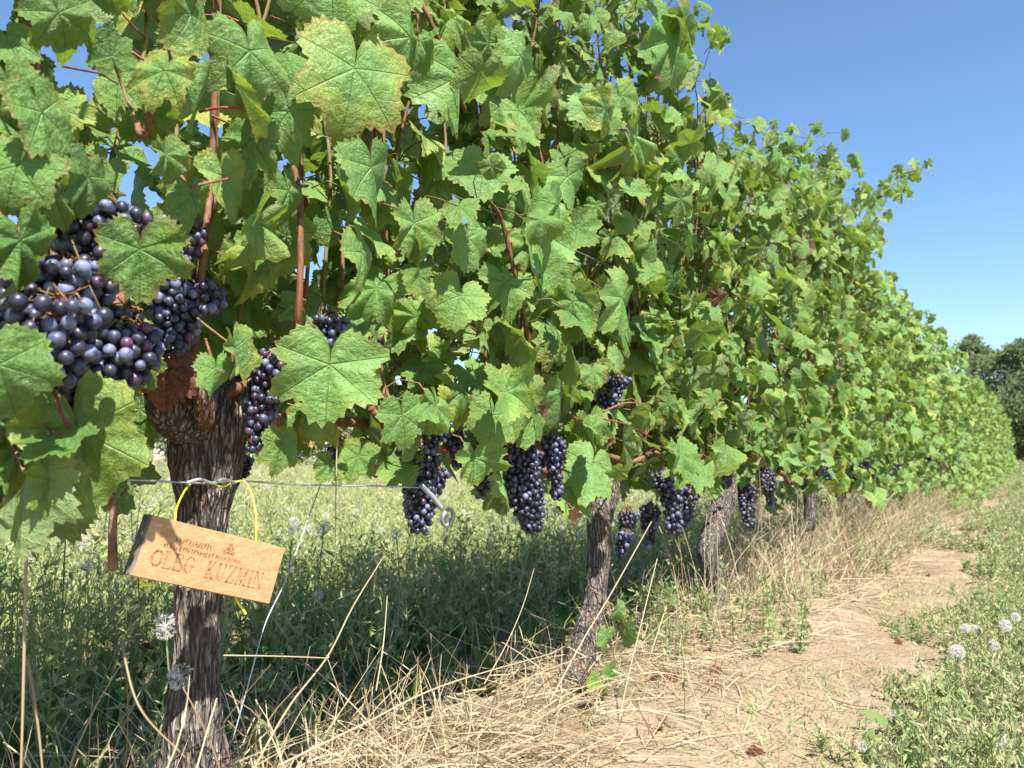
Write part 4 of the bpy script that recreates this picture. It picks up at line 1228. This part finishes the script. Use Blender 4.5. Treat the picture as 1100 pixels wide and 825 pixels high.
# ------------------------------------------------------------------ wires, hook, stake
w = MB(); tube(w, A((-60, 512, .07), (60, 514, .07), (150, 516, .075), (190, 518, .08), (222, 519, .082), (262, 517, .07), (330, 521, .06), (400, 522, .09), (456, 524, .11)), [.0012], 6, 60)
tube(w, A((200, 519, .086), (215, 515, .09), (228, 519, .089), (240, 515, .084), (252, 519, .077)), [.0022], 6, 30)
tag(w.build('trellis_wire', M['wire']), 'grey wire stretched at the height of the knot in the yellow cord', 'wire')
for hz, lb in ((1.1, 'middle trellis wire threaded through the leaves of the row'), (1.62, 'upper trellis wire threaded through the leaves of the row')):
    w = MB(); tube(w, [(0.02, -1.6, hz), (.02, 10, hz - .01), (.02, 40, hz)], [.0014], 5, 40)
    tag(w.build('trellis_wire', M['wire']), lb, 'wire')
hk = thing('wire_hook', 'thick grey metal hook with a round eye below the hanging grapes', 'hook', tuple(at(475, 545, .11)))
hl = at(475, 545, .11)
h1 = MB(); tube(h1, [q - hl for q in A((452, 521, .11), (460, 529, .11), (468, 538, .112), (475, 547, .115))], [.0042, .0050, .0040], 10, 14); h1.build('shank', M['steel'], hk)
h1 = MB(); c0 = at(481, 556, .115); rr_ = np.linalg.norm(at(489, 556, .115) - at(481, 556, .115))
ring_ = [c0 - hl + .0135 * np.array([.25 * math.sin(a), math.cos(a), math.sin(a)]) for a in np.linspace(2.3, 2.3 + 5.9, 30)]
tube(h1, ring_, [.0034], 10); h1.build('eye', M['steel'], hk)
gw = MB(); tube(gw, A((352, 500, -.02), (330, 560, .0), (306, 625, .02), (285, 670, .03), (268, 730, .04), (250, 795, .05)), [.0010], 6, 40)
tag(gw.build('anchor_wire', M['wire']), 'pale slack wire slanting down to the ground right of the nearest trunk', 'wire')
sk = MB(); trunk_mesh(sk, A((124, 508, -.05), (123, 540, -.05), (121, 575, -.05), (122, 612, -.05)), [.0048, .0048, .0050, .0060], None, seg=60, sides=30, amp=.001, lump=.0012, dusty=False, twist=.5)
tag(sk.build('hanging_stick', M['stake']), 'short weathered wooden stick hanging left of the carved board', 'stick')
fl = MB(); add_leaves(fl, np.array([at(118, 512, .1)]), np.array([at(128, 526, .1) - at(118, 512, .1)]), np.array([[1, -.5, .6]]), np.array([.022]), np.array([[.5, .5, 2.0]]), 0, np.random.default_rng(3))
tag(fl.build('dry_leaf', M['leaf']), 'small orange dried leaf caught on top of the short wooden stick', 'leaf')
# the cut stump behind
stx = at_z(95, 668, .0)
sm = MB(); trunk_mesh(sm, [stx + (0, 0, -.05), stx + (0, 0, .08), stx + (.01, 0, .20)], [.085, .07, .06], None, seg=40, sides=40, amp=.01, lump=.01)
tag(sm.build('tree_stump', M['bark']), 'low pale stump among the weeds left of the carved board', 'stump')

# ------------------------------------------------------------------ single dry stalks
SG = 'single dry grass stalks'
stalks = [
    (((29, 575, .16), (27, 650, .16), (25, 740, .16), (22, 850, .16)), .0026, .4, 'thick upright tan stalk at the far left of the picture'),
    (((29, 706, .1), (36, 745, .12), (42, 790, .13), (47, 840, .14)), .0024, .1, 'short brown stalk beside the thick upright tan stalk'),
    (((240, 704, .14), (300, 705, .16), (350, 707, .17), (352, 708, .17), (372, 765, .18)), .0013, .7, 'pinkish stalk bent sharply down, right of the nearest trunk'),
    (((264, 842, .2), (310, 760, .18), (352, 705, .14), (380, 650, .10), (412, 598, .06)), .0022, .5, 'long straight stalk slanting up to the right behind the bent pinkish one'),
    (((300, 822, .2), (390, 778, .2), (480, 735, .18), (600, 700, .15)), .0024, .7, 'long pale stalk lying low from the straw pile up to the second trunk'),
    (((404, 742, .14), (412, 690, .10), (416, 640, .06)), .0016, .8, 'thin pale upright stalk with a green tint between the first two trunks'),
    (((520, 735, .12), (545, 690, .10), (562, 650, .06), (574, 610, .02)), .0018, .5, 'straight tan stalk leaning right just before the second trunk'),
    (((590, 755, .14), (625, 690, .16), (655, 640, .18), (700, 560, .2)), .0026, .8, 'thick bleached stalk crossing the leaning second trunk'),
    (((655, 830, .18), (672, 740, .18), (690, 665, .18), (706, 600, .18)), .0024, .8, 'bleached stalk rising right of the leafy suckers'),
    (((480, 748, .2), (560, 770, .2), (660, 800, .22)), .0018, .8, 'straight pale stalk lying on the bare sand below the second trunk'),
    (((172, 842, .2), (190, 800, .2), (200, 760, .18), (204, 725, .1)), .0017, .7, 'thin pale stalk standing against the foot of the nearest trunk'),
    (((130, 690, .1), (150, 760, .15), (200, 815, .18)), .0022, .1, 'brown stalk sloping down left of the nearest trunk'),
    (((905, 622, .34), (950, 621, .40), (1030, 619, .50)), .0026, .8, 'straight pale stalk lying across the sandy path'),
    (((773, 690, .16), (770, 560, .16), (769, 430, .16)), .0022, .4, 'very tall thin stalk standing beside the crooked slim vine'),
    (((820, 690, .18), (850, 600, .18), (868, 560, .18)), .0028, .7, 'bleached stalk leaning in the tall dry grass below the third bunch of grapes'),
    (((478, 476, .1), (478, 520, .1), (476, 600, .05)), .0014, .6, 'thin straw hanging down beside the grey metal hook') if False else (((362, 475, .1), (361, 520, .1), (360, 585, .1)), .0016, .7, 'thin yellow straw hanging below the big serrated leaf'),
]
for i, (pts, rad, tone, lb) in enumerate(stalks):
    mb = MB(); rad *= .62
    tube(mb, A(*pts), [rad, rad * .9, rad * .6], 6, 24, (tone, 0, 0))
    tag(mb.build('dry_stalk', M['straw']), lb, 'stalk', SG)

# ------------------------------------------------------------------ dandelion clocks
def make_dandelion(name, h, rad, seed, label, group, leaves=True, lean=None, spikes=130):
    r = np.random.default_rng(seed)
    t = thing(name, label, 'dandelion' if name == 'dandelion' else 'thistle', (0, 0, 0), group)
    top = np.array([r.normal(0, .02), r.normal(0, .02), h]) if lean is None else np.array([lean[0], lean[1], h])
    s = MB(); tube(s, [(0, 0, -.01), top * (.3, .3, .5), top], [.0016, .0013], 6, 10, (.3, .1, 0)); s.build('stem', M['herb'], t)
    p = MB()
    d = norm(r.normal(0, 1, (spikes, 3)))
    base = top + d * rad * .12
    tt = np.zeros((spikes, 3)); tt[:, 0] = r.uniform(.1, .6, spikes)
    strips(p, base, d, np.zeros((spikes, 3)), np.full(spikes, rad * .75), np.full(spikes, .0006), 1, tt, 'stem', 0, r)
    # the little parachutes
    k = 7
    e = np.repeat(top + d * rad * .86, k, 0)
    dd = norm(np.repeat(d, k, 0) * .5 + norm(r.normal(0, 1, (spikes * k, 3))) * .9)
    tt = np.zeros((spikes * k, 3)); tt[:, 0] = r.uniform(.4, 1, spikes * k)
    strips(p, e, dd, np.zeros((spikes * k, 3)), np.full(spikes * k, rad * .26), np.full(spikes * k, rad * .05), 1, tt, 'stem', 0, r)
    sv_, a3, a4 = SPH[1]; p.add(top + sv_ * rad * .2, a3, a4, (0, .8, 0))
    p.build('seed_head', M['fluff'], t)
    if leaves:
        l = MB(); n = 7
        tn = np.zeros((n, 3)); tn[:, 0] = r.uniform(.2, .7, n); bd = r.normal(0, .1, (n, 3)); bd[:, 2] = -.25
        L = r.uniform(.04, .09, n)
        strips(l, np.tile([[0, 0, .002]], (n, 1)), dirs(n, r, .45, .9), bd, L, L * .25, 5, tn, 'lance', 0, r)
        l.build('leaf_rosette', M['grass'], t)
    return t
DG = 'dandelion seed heads in the right hand grass'
dl = [ # head px, py, plane height of head, radius, label
    (1028, 700, .13, .0165, 'round white dandelion clock on a tall dark stem near the right edge'),
    (1071, 794, .07, .0140, 'lowest dandelion clock, in the bottom right corner'),
    (1080, 672, .12, .0165, 'big dandelion clock at the right edge, above the long fallen twig'),
    (1037, 675, .10, .0130, 'left one of the pair of dandelion clocks above the tallest stem'),
    (1050, 676, .10, .0120, 'right one of the pair of dandelion clocks above the tallest stem'),
    (1091, 663, .12, .0130, 'topmost dandelion clock, touching the right edge'),
    (1068, 693, .10, .0130, 'squashed dandelion clock just right of the one on the tall dark stem'),
    (962, 768, .05, .0110, 'small ragged dandelion clock at the edge of the sand'),
    (926, 802, .03, .0100, 'tiny ragged dandelion clock lying on the sand at the bottom'),
]
for i, (px, py, hz, rad, lb) in enumerate(dl):
    p = at_z(px, py, hz); gz = float(ground_z(p[0], p[1]))
    t = make_dandelion('dandelion', hz - gz, rad, 600 + i, lb, DG, lean=(0.0, 0.0))
    t.location = (p[0], p[1], gz)
# seed heads scattered over the weeds behind the row, all of one kind
WG = 'fluffy seed heads standing among the weeds behind the row'
WL = 'small greyish white seed head among the weeds behind the vines'
protoS = [make_dandelion('seeding_thistle', h, .0165, 700 + k, WL, WG, leaves=False, spikes=80) for k, h in enumerate((.22, .30, .36, .42))]
r = np.random.default_rng(71)
cnt = 0
tries = 0
while cnt < 160 and tries < 4000:
    tries += 1
    x, y = r.uniform(-5.0, -.55), r.uniform(-.8, 4.5)
    k = int(r.integers(0, 4)); h = (.22, .30, .36, .42)[k]
    gz = float(ground_z(x, y))
    px, py, z = project(np.array([x, y, gz + h]))
    if z[0] < .5 or not (-10 < px[0] < 640 and 500 < py[0] < 700): continue
    t = protoS[k] if cnt == k else copy_tree(protoS[k] if cnt >= 4 else protoS[cnt])
    if cnt < 4: t = protoS[cnt]
    t.location = (x, y, gz); t.rotation_euler = (0, 0, r.uniform(0, 6)); s = r.uniform(.7, 1.15); t.scale = (s, s, s)
    cnt += 1

# ------------------------------------------------------------------ fallen leaves
FG = 'fallen red leaves on the soil'
fls = [(706, 732, 'curled orange leaf on the sand right of the leafy suckers, left of its pair'), (719, 733, 'curled orange leaf on the sand right of the leafy suckers, right of its pair'),
       (770, 724, 'bright red fallen leaf in the straw below the crooked slim vine'), (963, 681, 'small red fallen leaf on the middle of the sandy path'),
       (708, 778, 'pale red fallen leaf at the bottom of the bare sand below the suckers'), (988, 764, 'orange fallen leaf in the grass at the right side of the path'),
       (812, 797, 'dark red fallen leaf at the bottom of the path'), (997, 617, 'red fallen leaf beyond the stalk lying across the path'),
       (415, 812, 'rusty red fallen leaf under the straw pile at the bottom'), (148, 716, 'red fallen leaf lying on the weeds left of the nearest trunk'), (158, 721, 'darker red fallen leaf on the weeds, touching the nearest trunk')]
for i, (px, py, lb) in enumerate(fls):
    rr = np.random.default_rng(i + 40)
    p = at_z(px, py, .03)
    p[2] = float(ground_z(p[0], p[1])) + (.012 if px > 300 else .10)
    L = .012 + rr.uniform(0, .012)
    mb = MB(); add_leaves(mb, np.array([[0, 0, 0.0]]), np.array([[rr.normal(), rr.normal(), .1]]), np.array([[rr.normal(0, .4), rr.normal(0, .4), 1]]), np.array([L]), np.array([[.6, .5, 2.0]]), 0, rr)
    o = mb.build('fallen_leaf', M['leaf']); o.location = p
    tag(o, lb, 'leaf', FG)
tw = MB(); tube(tw, [at_z(1045, 745, .05), at_z(1062, 722, .06), at_z(1072, 708, .07), at_z(1076, 700, .08)], [.0022, .0035, .0022], 7, 14, (.6, 0, 0))
tag(tw.build('twig', M['straw']), 'long pale fallen twig lying in the grass near the dandelion clocks', 'twig')
tw = MB(); tube(tw, [at_z(876, 744, .02), at_z(915, 757, .02), at_z(960, 760, .02)], [.0014, .0018, .001], 6, 14, (.1, .8, 0))
tag(tw.build('twig', M['straw']), 'thin dark twig lying on the sand of the path', 'twig')

# ------------------------------------------------------------------ trees
def make_tree(label, loc, H, W, seed, conifer=False, n=9000, leaf=.16, group='trees beyond the end of the row', base=-.03):
    r = np.random.default_rng(seed)
    t = thing('tree', label, 'tree', loc, group)
    tm = MB(); tube(tm, [(0, 0, -.3), (r.normal(0, .1), 0, H * .3), (r.normal(0, .2), 0, H * .6), (0, 0, H * .93)], [H * .025, H * .018, H * .01, .03], 10, 16)
    # limbs as part of the trunk piece
    ends = []
    nl = 46 if conifer else 26
    for k in range(nl):
        f = r.uniform(base + .04, .95)
        prof = (1 - f) ** .8 if conifer else math.sin(math.pi * min(1, f * .82 + .18)) ** .7
        a = r.uniform(0, 2 * math.pi); L = W / 2 * max(.12, prof) * r.uniform(.65, 1.08)
        b = np.array([0, 0, H * f * .93])
        e = b + np.array([math.cos(a) * L, math.sin(a) * L, L * (.12 if conifer else .45) * r.uniform(.3, 1.4)])
        tube(tm, [b, (b + e) / 2 + (0, 0, L * .06), e], [H * .006, .015], 5, 6, cap=False)
        ends.append((b, e, L))
    tm.build('trunk', M['tree_bark'], t)
    cm = MB()
    per = n // nl
    for (b, e, L) in ends:
        ks = r.integers(5, 9)
        for q in range(ks):
            c = b + (e - b) * (.25 + .8 * (q + r.random()) / ks)
            m = per // ks
            rad = L * r.uniform(.18, .34) + .18
            P = c + r.normal(0, 1, (m, 3)) * rad * np.array([.6, .6, .35 if conifer else .5])
            tn = np.zeros((m, 3)); tn[:, 0] = np.clip(r.normal(.45, .25, m) + r.normal(0, .1), 0, 1); tn[:, 1] = np.where(r.random(m) < .1, .6, 0)
            d = norm(norm(P - c + 1e-6) + r.normal(0, .5, (m, 3)))
            sz = leaf * r.uniform(.6, 1.4, m)
            strips(cm, P, d, r.normal(0, .2, (m, 3)), sz, sz * .6, 1, tn, 'stem', 0, r)
    cm.build('crown', M['tree_leaf'], t, smooth=False)
    return t
def tree_at(px, dist, **kw):
    d = ray(px, 493); d = d / (d @ _f)
    p = CAM + d * dist
    return (p[0], p[1], 0.0)
make_tree('tall dark conical tree rising over the end of the row', tree_at(1053, 62), 11.6, 10, 51, conifer=True, n=34000, leaf=.20)
make_tree('dense dark tree cut off by the right edge of the picture', tree_at(1112, 58), 10.2, 9.0, 52, n=32000, leaf=.20)
make_tree('lower bushy tree in the dark gap between the two trees past the row', tree_at(1080, 66), 7.5, 9.0, 53, n=18000, leaf=.20)
make_tree('tree just outside the right edge past the end of the row', tree_at(1160, 64), 9.0, 8.0, 54, n=9000, leaf=.24)
for i, (px, d_, H, W) in enumerate(((-80, 60, 5.4, 15), (60, 66, 5.2, 15), (200, 70, 5.4, 16), (330, 68, 5.0, 16), (460, 72, 5.2, 16), (590, 74, 5.2, 16), (720, 75, 5.4, 16))):
    t = make_tree('far low tree on the horizon seen under the leaves', tree_at(px, d_), H, W, 60 + i, n=8000, leaf=.36, group='low trees on the far left horizon')
